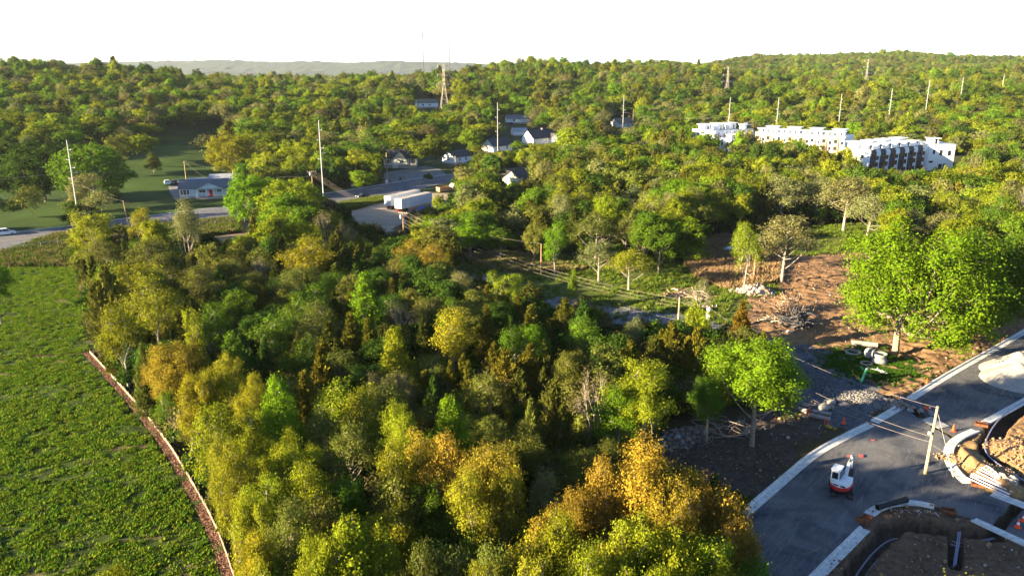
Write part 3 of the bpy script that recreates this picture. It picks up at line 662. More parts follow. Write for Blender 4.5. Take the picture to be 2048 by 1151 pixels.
for a in [(430,720,12,110,'airy','Y'),(390,730,12,90,'airy','Y'),(500,740,12,90,'airy','Y'),(420,790,12.5,120,'thin','YG'),(490,800,12,110,'airy','YG'),(400,860,12,90,'airy','Y'),(460,880,13,120,'airy','Y'),
          (540,850,12,120,'round','YG'),(590,870,12,130,'airy','YG'),(520,930,13,150,'airy','YG'),(600,930,13,160,'airy','YG'),(460,960,13,110,'airy','YG'),(660,880,11,110,'thin','OL'),(690,930,12,110,'round','GR'),
          (560,1000,13,150,'airy','OL'),(650,985,12,140,'thin','OL'),(500,1040,13,100,'airy','Y'),(470,1090,13,90,'thin','YG'),(540,1095,11,120,'round','GR'),(700,1028,13.5,210,'pyr','YG'),(640,1055,13,150,'round','YG'),(760,1040,13,130,'pyr','YG'),
          (665,745,11,110,'thin','YG'),(720,760,11,100,'thin','YG'),(640,790,11,90,'thin','OL'),(700,830,10,100,'thin','OL'),(605,745,10,60,'cedar','CG'),(760,745,9,60,'round','BR'),(800,735,9,70,'airy','BR'),
          (850,842,13,160,'airy','OR'),(800,880,13,130,'airy','Y'),(790,930,12,130,'thin','OL'),(900,870,13,140,'airy','OR'),(975,860,13.5,150,'round','OR'),(950,930,13,140,'airy','Y'),(1010,920,12.5,110,'thin','Y'),
          (860,950,11,160,'airy','GR'),(930,1000,10,140,'round','DG'),(1090,930,9,80,'thin','PG'),(1150,960,12,120,'airy','DO'),(1215,915,13,130,'airy','DO'),(1290,893,14,190,'round','OR'),(1350,915,13.5,150,'airy','OR'),
          (1420,925,13,140,'airy','DO'),(1465,960,12,120,'thin','DO'),(1100,1000,13,140,'airy','OR'),(1050,1040,13,140,'thin','Y'),(990,1060,13,120,'thin','OL'),(1140,1010,13.5,160,'airy','YG'),(1280,1005,14.5,190,'airy','YG'),
          (1350,1030,14,170,'round','YG'),(1220,1050,14,140,'thin','Y'),(1420,1050,13,150,'airy','YG'),(1490,1020,12,110,'thin','DO'),(1520,1095,11,130,'thin','GR'),(1070,1085,14,150,'airy','Y'),(1170,1090,14,170,'airy','YG'),
          (900,1060,12,150,'thin','OL'),(840,1090,12,130,'airy','OL'),(1300,1110,14,180,'airy','YG'),(960,1100,13,140,'airy','Y'),(1440,1120,12,140,'airy','YG'),(590,1120,13,130,'airy','YG'),(1370,960,13,130,'airy','OR'),
          (330,720,8,60,'airy','YG'),(300,770,7,60,'thin','GR'),(345,800,8,70,'airy','OL'),(360,690,10,90,'airy','OR'),(310,700,10,80,'airy','OR')]: H_(*a)
# around the clearing
H_(1206,478,11,92,'thin','PG','pale twiggy tree with bare trunk on the grass, left of the pair',base=(1197,562)); H_(1255,490,11,100,'thin','YG','thin lime tree with bare trunk on the grass, right of the pair',base=(1257,582)); H_(1195,530,8,30,'col','GR')
H_(1372,435,11,62,'col','BG','slim ivy-covered lime tree at the edge of the grass',base=(1370,520)); H_(1155,437,12,90,'airy','BG'); H_(1110,435,11,80,'round','OL'); H_(1290,430,11,80,'round','GR'); H_(1325,440,11,80,'round','GR')
H_(1300,385,12,96,'bare','BR','bare white-limbed tree among the green woods above the grass'); H_(1590,420,16,130,'thin','PG','tall pale spreading tree with white trunk above the brown reeds',base=(1563,565)); H_(1545,440,14,100,'thin','YG')
H_(1400,560,9,100,'bare','PG','small crooked tree beside the overgrown pole',base=(1394,652)); H_(1450,595,8,50,'airy','YG'); H_(1532,432,12,60,'thin','YG'); H_(1700,345,15,120,'thin','PG','pale tree with white spreading limbs behind the grass'); H_(1640,350,13,110,'thin','PG'); H_(1780,380,13,130,'thin','PG')
H_(1570,345,14,110,'thin','PG'); H_(1530,355,13,60,'cedarb','CE'); H_(1370,340,12,80,'cedarb','CG','dark olive cedar in the middle of the far wood edge'); H_(1330,350,11,70,'cedarb','CE'); H_(1500,340,13,80,'airy','YG'); H_(1440,380,10,90,'airy','YG')
H_(1060,400,9,70,'cedarb','CG'); H_(1080,430,9,70,'cedarb','CG'); H_(1010,400,9,60,'cedarb','CE'); H_(1150,330,13,80,'round','YG'); H_(1000,450,8,80,'round','GR'); H_(940,440,9,90,'round','BG'); H_(880,425,8.5,90,'round','BG','bright green tree beside the blue tarpaulin'); H_(1160,375,11,80,'airy','YG')
H_(940,350,9,80,'airy','YG','yellow-green tree in front of the road end beyond the trailers'); H_(905,385,7,40,'airy','YG')
H_(1950,325,13,110,'thin','Y'); H_(2000,370,13,90,'thin','YG'); H_(1905,380,12,110,'airy','YG'); H_(2030,420,13,90,'round','GR')
H_(1385,275,12,84,'airy','YG','yellow-green tree in front of the white townhouse end wall'); H_(1590,280,12,90,'airy','BG','green tree in front of the middle townhouses'); H_(1655,302,12,66,'cedarb','CG','dark cedar in front of the right-hand townhouses'); H_(1490,285,12,80,'airy','OL')
# across the road
H_(100,283,18,150,'dome','DG','large dark spreading tree on the lawn left of the steel pole',base=(92,402)); H_(185,282,18,150,'dome','GR','large spreading tree on the lawn right of the steel pole',base=(190,408)); H_(30,320,13,110,'dome','DG'); H_(160,343,12,48,'col','PG','pale green young tree beside the tall steel pole'); H_(160,395,6,90,'round','DG')
H_(303,303,8,34,'pyr','OL','lone bushy shrub tree on the lawn behind the parked cars'); H_(235,268,13,60,'round','OL'); H_(278,262,13,70,'round','YG'); H_(205,290,12,70,'round','DG')
H_(458,265,17,104,'dome','Y','large glowing yellow-green tree behind the blue house'); H_(510,262,15,100,'dome','YG'); H_(545,255,14,90,'round','OL'); H_(415,265,12,80,'thin','BR'); H_(590,285,14,90,'round','YG','lime tree left of the tall steel pole beyond the road')
H_(700,280,14,110,'round','GR'); H_(745,270,14,90,'airy','GR'); H_(680,330,8,60,'round','YG'); H_(665,290,13,60,'round','GR'); H_(720,335,9,60,'airy','BG'); H_(870,270,14,80,'round','YG'); H_(840,275,13,70,'round','YG'); H_(800,262,14,80,'round','YG'); H_(745,300,12,50,'round','GR')
H_(1150,255,15,80,'round','YG'); H_(1200,300,12,70,'round','OL'); H_(975,300,9,60,'thin','BR'); H_(1070,300,11,50,'thin','PG'); H_(1265,290,12,80,'round','YG'); H_(848,345,3,14,'bush','DG','small round bush at the driveway edge',base=(857,362)) if False else None
H_(400,112,19,40,'spread','GR'); H_(430,108,20,40,'round','DG','tallest dark round tree on the left skyline'); H_(105,116,18,70,'spread','GR'); H_(625,122,19,55,'round','BG'); H_(215,118,16,50,'round','OL')
H_(-22,518,11,80,'round','BG','bright green tree cut off by the left edge beside the field')

H_(20,345,10,90,'round','DG'); H_(62,352,9,80,'round','DG'); H_(225,335,10,60,'round','GR'); H_(212,372,7,60,'round','DG'); H_(130,425,4,70,'round','DG'); H_(20,395,6,60,'round','DG'); H_(255,330,8,40,'round','DG')
# ---------------- what has to stay visible (photo polygons), and where no tree stands (ground polygons)
SEE = [[(-300,545),(150,545),(192,704),(262,772),(342,868),(398,962),(448,1056),(480,1151),(-300,1151)],
       [(-50,452),(130,438),(135,500),(-50,515)],[(206,450),(480,413),(484,434),(206,474)],[(392,418),(478,412),(485,440),(440,460),(470,480),(390,488)],
       [(620,382),(900,350),(905,400),(880,420),(800,430),(812,470),(740,465),(700,440),(690,410),(625,412)],[(780,470),(830,480)],
       [(325,345),(450,342),(458,394),(330,400)],[(262,318),(300,335),(420,318),(440,400),(270,425),(262,400)],
       [(764,305),(832,300),(890,340),(880,352),(765,360)],[(895,296),(935,300),(935,330),(895,330)],[(967,277),(1018,277),(1018,296),(967,296)],[(1048,262),(1112,262),(1112,284),(1048,284)],[(1226,232),(1268,232),(1268,250),(1226,250)],
       [(826,196),(876,198),(876,216),(826,214)],[(1008,342),(1062,340),(1060,374),(1008,372)],[(1000,230),(1050,225),(1050,250),(1000,250)],
       [(1385,240),(1520,235),(1690,250),(1915,275),(1912,330),(1880,334),(1765,336),(1730,322),(1700,286),(1665,270),(1640,282),(1620,270),(1540,268),(1505,276),(1500,290),(1436,296),(1425,284),(1385,280)],
       [(920,505),(1080,512),(1180,520),(1330,535),(1345,500),(1420,482),(1500,470),(1530,500),(1545,560),(1600,520),(1690,505),(1725,520),(1720,600),(1705,700),(1600,700),(1530,640),(1440,640),(1380,640),(1200,605),(1080,570),(960,540)],
       [(895,530),(985,555),(1108,596),(1112,618),(1040,590),(940,560)],[(1205,610),(1340,625),(1440,650),(1440,668),(1340,640),(1235,650),(1210,660)],
       [(1640,460),(1740,445),(1745,480),(1620,500)],[(1590,690),(1700,640),(1840,700),(2048,650),(2048,1151),(1630,1151),(1560,1090),(1520,1030),(1560,980),(1470,950),(1330,905),(1320,870),(1380,850),(1470,842),(1600,800)],
       [(840,60),(905,60),(905,112),(840,120)],[(875,128),(900,128),(900,205),(875,205)],[(1448,133),(1468,133),(1468,172),(1448,172)],[(1728,118),(1748,118),(1748,152),(1728,152)]]
for a, b, c, d in [(133,280,157,420),(637,241,648,382),(995,205,995,300),(1248,190,1243,265),(1461,195,1459,238),(1558,195,1554,242),(1684,188,1680,240),(1785,178,1776,240),(1860,160,1851,236),(1927,155,1920,210),(2009,148,2004,182),
                   (248,400,256,450),(367,322,372,355),(622,340,628,405),(771,305,775,362),(808,425,808,475),(1082,487,1082,545),(1510,480,1507,560),(1356,598,1356,640),(1415,620,1415,650),(1377,235,1377,268)]:
    SEE.append([(a-3,b),(a+3,b),(c+3,d),(c-3,d)])
NOTREE = [Z_FIELD, Z_ROAD, Z_DIRT, Z_CONS, Z_CONS2, Z_GRAVEL, Z_CLEAR, Z_LANE, Z_LOT, Z_PATH, Z_LAWN, Z_BANK, np.concatenate([RA, RB[::-1]]),
          P_([(1240,945),(1420,1010),(1530,990),(1640,890),(1500,800),(1290,850)]), P_([(760,366),(745,330),(830,298),(900,300),(960,330),(890,352)]), P_([(975,308),(975,290),(1030,270),(1112,262),(1115,292),(1010,310)]),
          P_([(1215,265),(1220,240),(1275,240),(1275,262)]), P_([(820,215),(780,200),(880,198),(882,218)]), P_([(1000,375),(1005,350),(1070,345),(1070,372)])]
_ta = at(1385, 250, 10); 
NOTREE.append(np.array([(92,368),(92,398),(118,408),(160,392),(196,365),(196,322),(178,308),(150,286),(130,286),(122,340)]))
_mx, _my = np.meshgrid(np.arange(-100, 2148, 2.0), np.arange(0, 1300, 2.0)); SEEM = np.zeros(_mx.shape)
for S in SEE:
    yb = max(q[1] for q in S)
    if (1385, 240) in S: dep = 345.
    elif len(S) <= 5 and yb < 430 or len(S) == 4 and S[1][0]-S[0][0] <= 8: dep = max(at(*q)[1] for q in S if q[1] > yb-9)+14
    else: dep = max(at(*q)[1] for q in S)
    S = np.array(S, float); i0 = max(0, int((S[:, 0].min()+100)//2)); i1 = int((S[:, 0].max()+100)//2)+2; j0 = max(0, int(S[:, 1].min()//2)); j1 = int(S[:, 1].max()//2)+2
    SEEM[j0:j1, i0:i1] = np.maximum(SEEM[j0:j1, i0:i1], dep*inpoly(_mx[j0:j1, i0:i1], _my[j0:j1, i0:i1], S))
_fx = np.array([0, -.35, .35, 0, -.42, .42, 0, -.3, .3, 0]); _fz = np.array([.99, .86, .86, .75, .6, .6, .5, .35, .35, .2])
def hides(x, y, z, h, wd):
    u, v = pix(x+_fx*wd, y, z+_fz*h)
    i = np.clip((u+100)/2, 0, SEEM.shape[1]-1).astype(int); j = np.clip(v/2, 0, SEEM.shape[0]-1).astype(int)
    return (SEEM[j, i] > y).any()
for t in TREES:                                   # keep the singled-out clearings visible
    if t['px0'] < 0 or t['y'] > 420 or (t['label'] and (t['px0'] > 520 or t['y'] > 125)) or t['y'] > 250: continue
    w0 = t['w']
    for k in range(14):
        if not hides(t['x'], t['y'], t['z'], t['h'], t['w']): break
        t['x'] += .45 if t['px0'] < 700 else -.3; t['w'] = max(w0*.72, t['w']*.97)
# random woods
rng = np.random.default_rng(5)
hx_ = [t['x'] for t in TREES]; hy_ = [t['y'] for t in TREES]; hw_ = [t['w'] for t in TREES]
class Grid:
    def __init__(s, c=12.): s.c = c; s.d = {}
    def put(s, x, y, w): s.d.setdefault((int(x//s.c), int(y//s.c)), []).append((x, y, w))
    def free(s, x, y, w, k):
        i, j = int(x//s.c), int(y//s.c)
        for a in (-1, 0, 1):
            for b in (-1, 0, 1):
                for X, Y, W in s.d.get((i+a, j+b), ()):
                    if (X-x)**2+(Y-y)**2 < ((W+w)*.5*k)**2: return False
        return True
G = Grid()
for a, b, c in zip(hx_, hy_, hw_): G.put(a, b, c)
def candidates(n, y0, y1, pw=1.0):
    u = rng.uniform(-.74, .74, n); y = y0+(y1-y0)*rng.random(n)**pw; return u*y, y
def allowed(x, y):
    ok = np.ones(len(x), bool)
    for P in NOTREE: ok &= ~inpoly(x, y, P)
    return ok
def pick(y, x, d):
    v = float(vnoise(x, d, 40)); r = rng.random()
    if d < 150: # dark near wood: cedars and undergrowth trees
        f, t = [('cedarb','CE'),('cedar','CG'),('cedarb','DG'),('round','DG'),('round','OL'),('airy','GR'),('thin','OL'),('cedar','CE')][int(rng.integers(8))]
        return f, t
    if r < .13: return ('cedarb' if rng.random() < .6 else 'cedar'), ['CE','CG','CE','OL'][int(rng.integers(4))]
    if r < .24: return 'bare' if r < .15 else 'thin', ['BR','PG','OL','PG'][int(rng.integers(4))]
    t = ['YG','YG','BG','OL','GR','YG','OL','GR','YG','PG','DG','GR'][int(min(11, (v*.6+rng.random()*.7)*12 % 12))]
    return ['round','spread','round','airy','airy','round'][int(rng.integers(6))], t
def woods(n, y0, y1, spacing, hr, wr, store, pw=1.0, chk=True, fn=None):
    X, Y = candidates(n, y0, y1, pw); ok = allowed(X, Y); X, Y = X[ok], Y[ok]; Z = terrain0(X, Y)
    for x, y, z in zip(X, Y, Z):
        f, t = (fn or pick)(0, x, y); h = rng.uniform(*hr); wd = rng.uniform(*wr)
        if f[:5] == 'cedar': h *= .8; wd *= .62
        if not G.free(x, y, wd, spacing): continue
        if chk and hides(x, y, z, h, wd): 
            h *= .6; wd *= .7
            if hides(x, y, z, h, wd): continue
        G.put(x, y, wd); store.append(dict(x=x, y=y, z=float(z), h=h, w=wd, fam=f, tint=t, label=None, hand=False))
RT = []
def picknear(_, x, d):
    return [('airy','YG'),('round','YG'),('airy','Y'),('airy','GR'),('round','OL'),('airy','OR' if x > 0 else 'YG')][int(rng.integers(6))]
woods(500, 26, 49, .62, (10.5, 13), (7, 9.5), RT, fn=picknear)
woods(2600, 60, 150, .62, (7, 10), (5, 8), RT)
woods(9000, 150, 330, .60, (8.5, 13.5), (7, 11), RT)
FARW = []
def pickfar(_, x, d):
    v = float(vnoise(x+77, d*.5, 70)); r = rng.random()
    if r < .09: return 'farc', ['CE','CG'][int(rng.integers(2))]
    if r < .20: return 'farn', ['BR','PG','PG','BR'][int(rng.integers(4))]
    t = ['YG','GR','GR','YG','BG','YG','OL','DG','GR','YG','PG','BG'][int((v*1.0+rng.random()*.55)*12) % 12]
    return ('far' if rng.random() < .6 else 'farb'), t
woods(9000, 330, 520, .58, (9, 15), (9, 14.5), FARW, fn=pickfar)
woods(420, 560, 1000, .58, (17, 22), (11, 16), FARW, fn=pickfar)
woods(26000, 520, 900, .58, (9, 17), (9, 17), FARW, fn=pickfar)
woods(160, 1400, 2000, .66, (18, 22), (14, 20), FARW, chk=False, fn=pickfar)
woods(26000, 900, 1400, .62, (10, 18), (10, 18), FARW, chk=True, fn=pickfar)
woods(26000, 1400, 2150, .72, (11, 15), (11, 16), FARW, chk=False, fn=pickfar)
print('trees hand', len(TREES), 'mid', len(RT), 'far', len(FARW))
# ------------------------------------------------------------------ put the trees in the scene
ALLT = TREES + RT
for t in ALLT: 
    t['px'], t['py'] = [float(v) for v in pix(t['x'], t['y'], t['z'])]
    t['s'] = (t['h']+t['w'])/math.hypot(t['x'], t['y'], 40)
def kind_of(f): return 'cedar_tree' if f[:5] == 'cedar' else ('bare_tree' if f == 'bare' else 'broadleaf_tree')
inview = [t for t in ALLT if t['hand'] or (-60 < t['px'] < 2110)]
REST = [t for t in ALLT if not (t['hand'] or (-60 < t['px'] < 2110))]
buck = {}
for t in inview: buck.setdefault(kind_of(t['fam']), []).append(t)
IND = []
for k, L in buck.items():
    L.sort(key=lambda t: -t['s']-(5 if t['label'] else 0)); cap = dict(broadleaf_tree=285, cedar_tree=120, bare_tree=60)[k]
    IND += L[:cap]; REST += L[cap:]
rs = random.Random(3)
def where(t):
    u, v, d = t['px'], t['py'], t['y']
    if d < 44: return 'nearest below the camera'
    if d < 62: return 'along the near wood front'
    if d < 82 and u < 700: return 'beside the lower field fence'
    if u < 760 and d < 125: return 'by the upper field fence'
    if u < 700 and d < 190: return 'in the thicket below the road'
    if u < 1200 and d < 100: return 'in the near wood middle'
    if u < 1650 and d < 118: return 'below the lane bend'
    if u < 1130 and d < 178: return 'between wood and gravel lane'
    if u < 700 and d > 180: return 'across the main road'
    if u < 1000: return 'around the trailers and houses'
    if d < 215 and u < 1500: return 'behind the grassy clearing'
    if d < 240: return 'behind the giant green trees'
    return 'before the white townhouses'
def ordn(n): return str(n)+('th' if 10 <= n % 100 <= 20 else {1: 'st', 2: 'nd', 3: 'rd'}.get(n % 10, 'th'))
cells = {}
for t in IND:
    t['wh'] = where(t); t['desc'] = WORD[t['tint']]+' '+SHAPE[t['fam']]+(' cedar' if t['fam'][:5] == 'cedar' else ' tree')
    if not t['label']: cells.setdefault((t['desc'], t['wh']), []).append(t)
for (dsc, wh), L in cells.items():
    L.sort(key=lambda t: t['px'])
    for i, t in enumerate(L): t['label'] = (dsc+' '+wh) if len(L) == 1 else (dsc+', '+ordn(i+1)+' from left '+wh)
GRP = dict(cedar_tree='cedars in the woods', bare_tree='bare twiggy trees in the woods', broadleaf_tree='leafy trees in the woods')
for t in sorted(IND, key=lambda t: -t['s']):
    vs = FAM['n'+t['fam'] if t['y'] < 84 and t['fam'] in ('round', 'airy', 'pyr') else t['fam']]; c, tr, W0, H0 = K[vs[rs.randrange(len(vs))]]; kn = kind_of(t['fam'])
    e = thing(kn, t['label'], 'cedar' if kn == 'cedar_tree' else 'tree', (t['x'], t['y'], t['z']), (rs.uniform(0, 6.28) if t['fam'] not in ('fork', 'giant0') else .1), GRP[kn])
    e.scale = (t['w']/W0, t['w']/W0, t['h']/H0)
    b = np.array(T_[t['tint']])*rs.uniform(.85, 1.15)*np.array([rs.uniform(.9, 1.1), 1, 1])
    o = link('crown', c, e); o['tint'] = [float(v) for v in b]; link('trunk', tr, e)
# ------------------------------------------------------------------ scattered masses (geometry nodes)
def scatter(name, sources, pts, rz, scl, tint, pickv, kind='stuff', tilt=None):
    n = len(pts)
    me = bpy.data.meshes.new(name); me.vertices.add(n); me.vertices.foreach_set('co', np.asarray(pts, np.float32).ravel())
    for nm, typ, d in (('rz', 'FLOAT_VECTOR', np.stack([(tilt[0] if tilt is not None else rz*0), (tilt[1] if tilt is not None else rz*0), rz], 1)), ('sc', 'FLOAT_VECTOR', scl), ('tint', 'FLOAT_VECTOR', tint), ('pick', 'INT', pickv)):
        a = me.attributes.new(nm, typ, 'POINT'); a.data.foreach_set('vector' if typ == 'FLOAT_VECTOR' else 'value', np.ascontiguousarray(d, dtype=np.int32 if typ == 'INT' else np.float32).ravel())
    me.update(); o = bpy.data.objects.new(name, me); COL.objects.link(o); o['kind'] = kind
    ng = bpy.data.node_groups.new(name, 'GeometryNodeTree'); ng.interface.new_socket('Geometry', in_out='INPUT', socket_type='NodeSocketGeometry'); ng.interface.new_socket('Geometry', in_out='OUTPUT', socket_type='NodeSocketGeometry')
    gi = ng.nodes.new('NodeGroupInput'); go = ng.nodes.new('NodeGroupOutput'); prev = gi.outputs[0]; outs = []
    jn = ng.nodes.new('GeometryNodeJoinGeometry')
    na = lambda nm, dt: (lambda q: (setattr(q, 'data_type', dt), q.inputs.__getitem__('Name').__setattr__('default_value', nm), q)[2])(ng.nodes.new('GeometryNodeInputNamedAttribute'))
    pk = na('pick', 'INT'); rzn = na('rz', 'FLOAT_VECTOR'); scn = na('sc', 'FLOAT_VECTOR')
    for k, src in enumerate(sources):
        oi = ng.nodes.new('GeometryNodeObjectInfo'); oi.inputs['Object'].default_value = src; oi.inputs['As Instance'].default_value = True; oi.transform_space = 'ORIGINAL'
        cmp = ng.nodes.new('FunctionNodeCompare'); cmp.data_type = 'INT'; cmp.operation = 'EQUAL'; ng.links.new(pk.outputs['Attribute'], cmp.inputs[2]); cmp.inputs[3].default_value = k
        ip = ng.nodes.new('GeometryNodeInstanceOnPoints'); ng.links.new(gi.outputs[0], ip.inputs['Points']); ng.links.new(cmp.outputs[0], ip.inputs['Selection']); ng.links.new(oi.outputs['Geometry'], ip.inputs['Instance'])
        ng.links.new(rzn.outputs['Attribute'], ip.inputs['Rotation']); ng.links.new(scn.outputs['Attribute'], ip.inputs['Scale']); ng.links.new(ip.outputs[0], jn.inputs[0])
    ng.links.new(jn.outputs[0], go.inputs[0])
    md = o.modifiers.new('scatter', 'NODES'); md.node_group = ng
    return o
# one real tree of each lighter kind stands at the front of the far woods; the mass repeats their crowns
FARW.sort(key=lambda t: t['y']); SRC = {}; left = []
for t in FARW+REST:
    f = t['fam']
    f = {'round': 'far', 'spread': 'farb', 'pyr': 'far', 'col': 'far', 'airy': 'far', 'thin': 'farn', 'bare': 'farn', 'cedar': 'farc', 'cedarb': 'farc', 'fork': 'farb'}.get(f, f); t['f2'] = f
    v = FAM[f][rs.randrange(len(FAM[f]))]; t['v'] = v
    if v not in SRC and t in FARW[:400] and -50 < float(pix(t['x'], t['y'], t['z'])[0]) < 2100:
        c, tr, W0, H0 = K[v]; e = thing('hillside_tree', WORD[t['tint']]+' '+SHAPE[f]+' tree, '+['first','second','third','fourth','fifth','sixth','seventh','eighth'][len(SRC) % 8]+' of the singled-out ones fronting the far woods', 'tree', (t['x'], t['y'], t['z']), 0, 'first trees of the far woods'); e.scale = (t['w']/W0, t['w']/W0, t['h']/H0)
        o = link('crown', c, e); o['tint'] = list(T_[t['tint']]); link('trunk', tr, e); SRC[v] = o
    else: left.append(t)
names = list(SRC)
left = [t for t in left if t['v'] in SRC]
def put_mass(name, L):
    n = len(L); A = lambda k: np.array([t[k] for t in L])
    wh0 = np.array([K[t['v']][2:] for t in L]); tt = (np.array([T_[t['tint']] for t in L])*.85+np.array([.125,.155,.026])*.15)*1.1*rng.uniform(.62, 1.25, (n, 1))*np.stack([rng.uniform(.9, 1.12, n), np.ones(n), np.ones(n)], 1)
    scatter(name, [SRC[k] for k in names], np.stack([A('x'), A('y'), A('z')], 1), rng.uniform(0, 6.28, n), np.stack([A('w')/wh0[:, 0], A('w')/wh0[:, 0], A('h')/wh0[:, 1]], 1), tt, np.array([names.index(t['v']) for t in L]))
put_mass('far_woodland', left)
# undergrowth under the trees
X, Y = candidates(16000, 55, 330, .8); ok = allowed(X, Y); X, Y = X[ok], Y[ok]
keepi = [i for i in range(len(X)) if not hides(X[i], Y[i], 0., 2.2, 3.)]; X, Y = X[keepi], Y[keepi]; n = len(X)
b0 = thing('shrub', 'leafy dark green shrub at the corner of the field fence', 'shrub', (*at(222, 705), 0)); b0c = link('foliage', K['bush0'][0], b0); b0c['tint'] = list(T_['GR']); link('stems', K['bush0'][1], b0)
b1 = thing('shrub', 'round dark bush at the edge of the asphalt driveway', 'shrub', (*at(857, 364), .2)); b1c = link('foliage', K['bush1'][0], b1); b1c['tint'] = list(T_['DG']); link('stems', K['bush1'][1], b1)
UT = np.array([T_[k] for k in ('DG','GR','OL','DG','CE','BR')])[rng.integers(0, 6, n)]
s = rng.uniform(.6, 1.5, n); scatter('undergrowth', [b0c, b1c], np.stack([X, Y, terrain0(X, Y)-.3], 1), rng.uniform(0, 6.28, n), np.stack([s, s, s*rng.uniform(.6, 1.3, n)], 1), UT*rng.uniform(.5, 1.1, (n, 1)), rng.integers(0, 2, n))
# grass and weeds
def tuft(name, seed, nb, hgt, wd, sp, mat_=None):
    r = np.random.default_rng(seed); V = []; 
    for _ in range(nb):
        a = r.uniform(0, 6.28); p = r.normal(size=2)*sp; h = hgt*r.uniform(.5, 1.2); l = r.uniform(.2, .8)*h; d = np.array([math.cos(a), math.sin(a)]); q = np.array([-d[1], d[0]])*wd
        V += [(*(p-q), -.03), (*(p+q), -.03), (*(p+q*.7+d*l*.5), h*.7), (*(p-q*.3+d*l), h)]
    return npmesh(name, np.array(V), np.arange(len(V)).reshape(-1, 4), [mat_ or M_GRASS], False, [('lv', 'FACE', 'FLOAT', r.random(nb))])
def field_pts(Z, n, zfn=None, off=0.):
    x0, y0 = Z.min(0); x1, y1 = Z.max(0); x1 = min(x1, 130); x0 = max(x0, -115); y0 = max(y0, 44); X = rng.uniform(x0, x1, n); Y = rng.uniform(y0, y1, n); k = inpoly(X, Y, Z)
    u, v = pix(X, Y, 0.); k &= (u > -40) & (u < 2090) & (v < 1200)
    return X[k], Y[k]
def tuftfield(name, Z, n, cols, hg, seed, label, dens=None, smin=.6, smax=1.3, spot=None, blades=20):
    X, Y = field_pts(Z, n)
    if dens is not None: k = rng.random(len(X)) < dens(X, Y); X, Y = X[k], Y[k]
    n = len(X); t0 = tuft(name+'_tuft', seed, blades, hg, .032, .17)
    o = link('weed_clump', t0); tag(o, kind='stuff'); o.location = (*at(*spot), 0); o['tint'] = list(cols[0])
    cc = np.array(cols)[rng.integers(0, len(cols), n)]*rng.uniform(.75, 1.25, (n, 1)); s = rng.uniform(smin, smax, n)
    scatter(name, [o], np.stack([X, Y, terrain0(X, Y)], 1), rng.uniform(0, 6.28, n), np.stack([s, s, s*rng.uniform(.6, 1.2, n)], 1), cc, np.zeros(n, int))
FLINE = smooth(gp([(180, 706), (250, 782), (330, 877), (385, 967), (437, 1062), (470, 1160)]), 2)
TLINE = gp([(-60, 716), (60, 713), (178, 706)]); BLINE = gp([(235, 896), (262, 893), (300, 888)])
def fd(x, y):
    a = vnoise(x, y*1.9, 2.6)*.55+vnoise(x+9, y*1.0, .9)*.45; tr = 1-.75*np.clip(1-np.abs(((x+.15*y) % 9)-4.5)/.5, 0, 1)
    return np.clip((a-.34)*5, .10, 1)*tr*(dpoly(x, y, FLINE) > 1.15)*(dpoly(x, y, TLINE) > .3)*(dpoly(x, y, BLINE)+vnoise(x, y, .8)*1.6 > 1.1)
tuftfield('field_grass', Z_FIELD, 250000, [(.085,.150,.010), (.115,.175,.012), (.060,.120,.010), (.145,.175,.015)], .21, 1, '', fd, spot=(120, 800), smin=.45, smax=1.45, blades=14)
tuftfield('clearing_grass', Z_CLEAR, 26000, [(.10,.14,.015), (.075,.12,.012), (.13,.15,.03)], .38, 2, '', lambda x, y: np.clip(vnoise(x, y, 4)*1.6-.25, .1, 1), spot=(1300, 580), smin=.7, smax=1.8)
tuftfield('dry_reeds', Z_DRY, 16000, [(.30,.19,.11), (.24,.15,.085), (.20,.15,.07)], .9, 3, '', lambda x, y: np.clip(vnoise(x, y, 3)*2-.4, .15, 1), spot=(1480, 540), smin=.7, smax=1.4)
tuftfield('dry_weeds', Z_DRY2, 8000, [(.24,.17,.09), (.15,.14,.04), (.10,.12,.02)], .7, 4, '', None, spot=(1000, 525), smin=.6, smax=1.4)
tuftfield('lot_edge_weeds', Z_LOTV, 60000, [(.09,.14,.012), (.12,.13,.03)], .7, 6, '', None, spot=(720, 406), smin=.8, smax=1.6)
tuftfield('roadside_bank_weeds', Z_BANK, 22000, [(.06,.10,.012), (.08,.11,.015), (.14,.11,.05)], .6, 5, '', None, spot=(100, 515), smin=.8, smax=2.0)
print('individual trees', len(IND), 'mass', len(left))
# ------------------------------------------------------------------ evening haze
mb = MB(); mb.box((0, 4000, 102), (17000, 8900, 220), M_WHITE); hz_o = mb.build('haze'); hz_o['kind'] = 'stuff'; hm = bpy.data.materials.new('haze'); hm.use_nodes = True; hn = hm.node_tree; hn.nodes.clear()
ho = hn.nodes.new('ShaderNodeOutputMaterial'); hv = hn.nodes.new('ShaderNodeVolumePrincipled'); hv.inputs['Color'].default_value = (.80,.88,1,1); hv.inputs['Density'].default_value = 3.5e-5; hv.inputs['Anisotropy'].default_value = .2; hn.links.new(hv.outputs[0], ho.inputs['Volume']); hz_o.data.materials[0] = hm
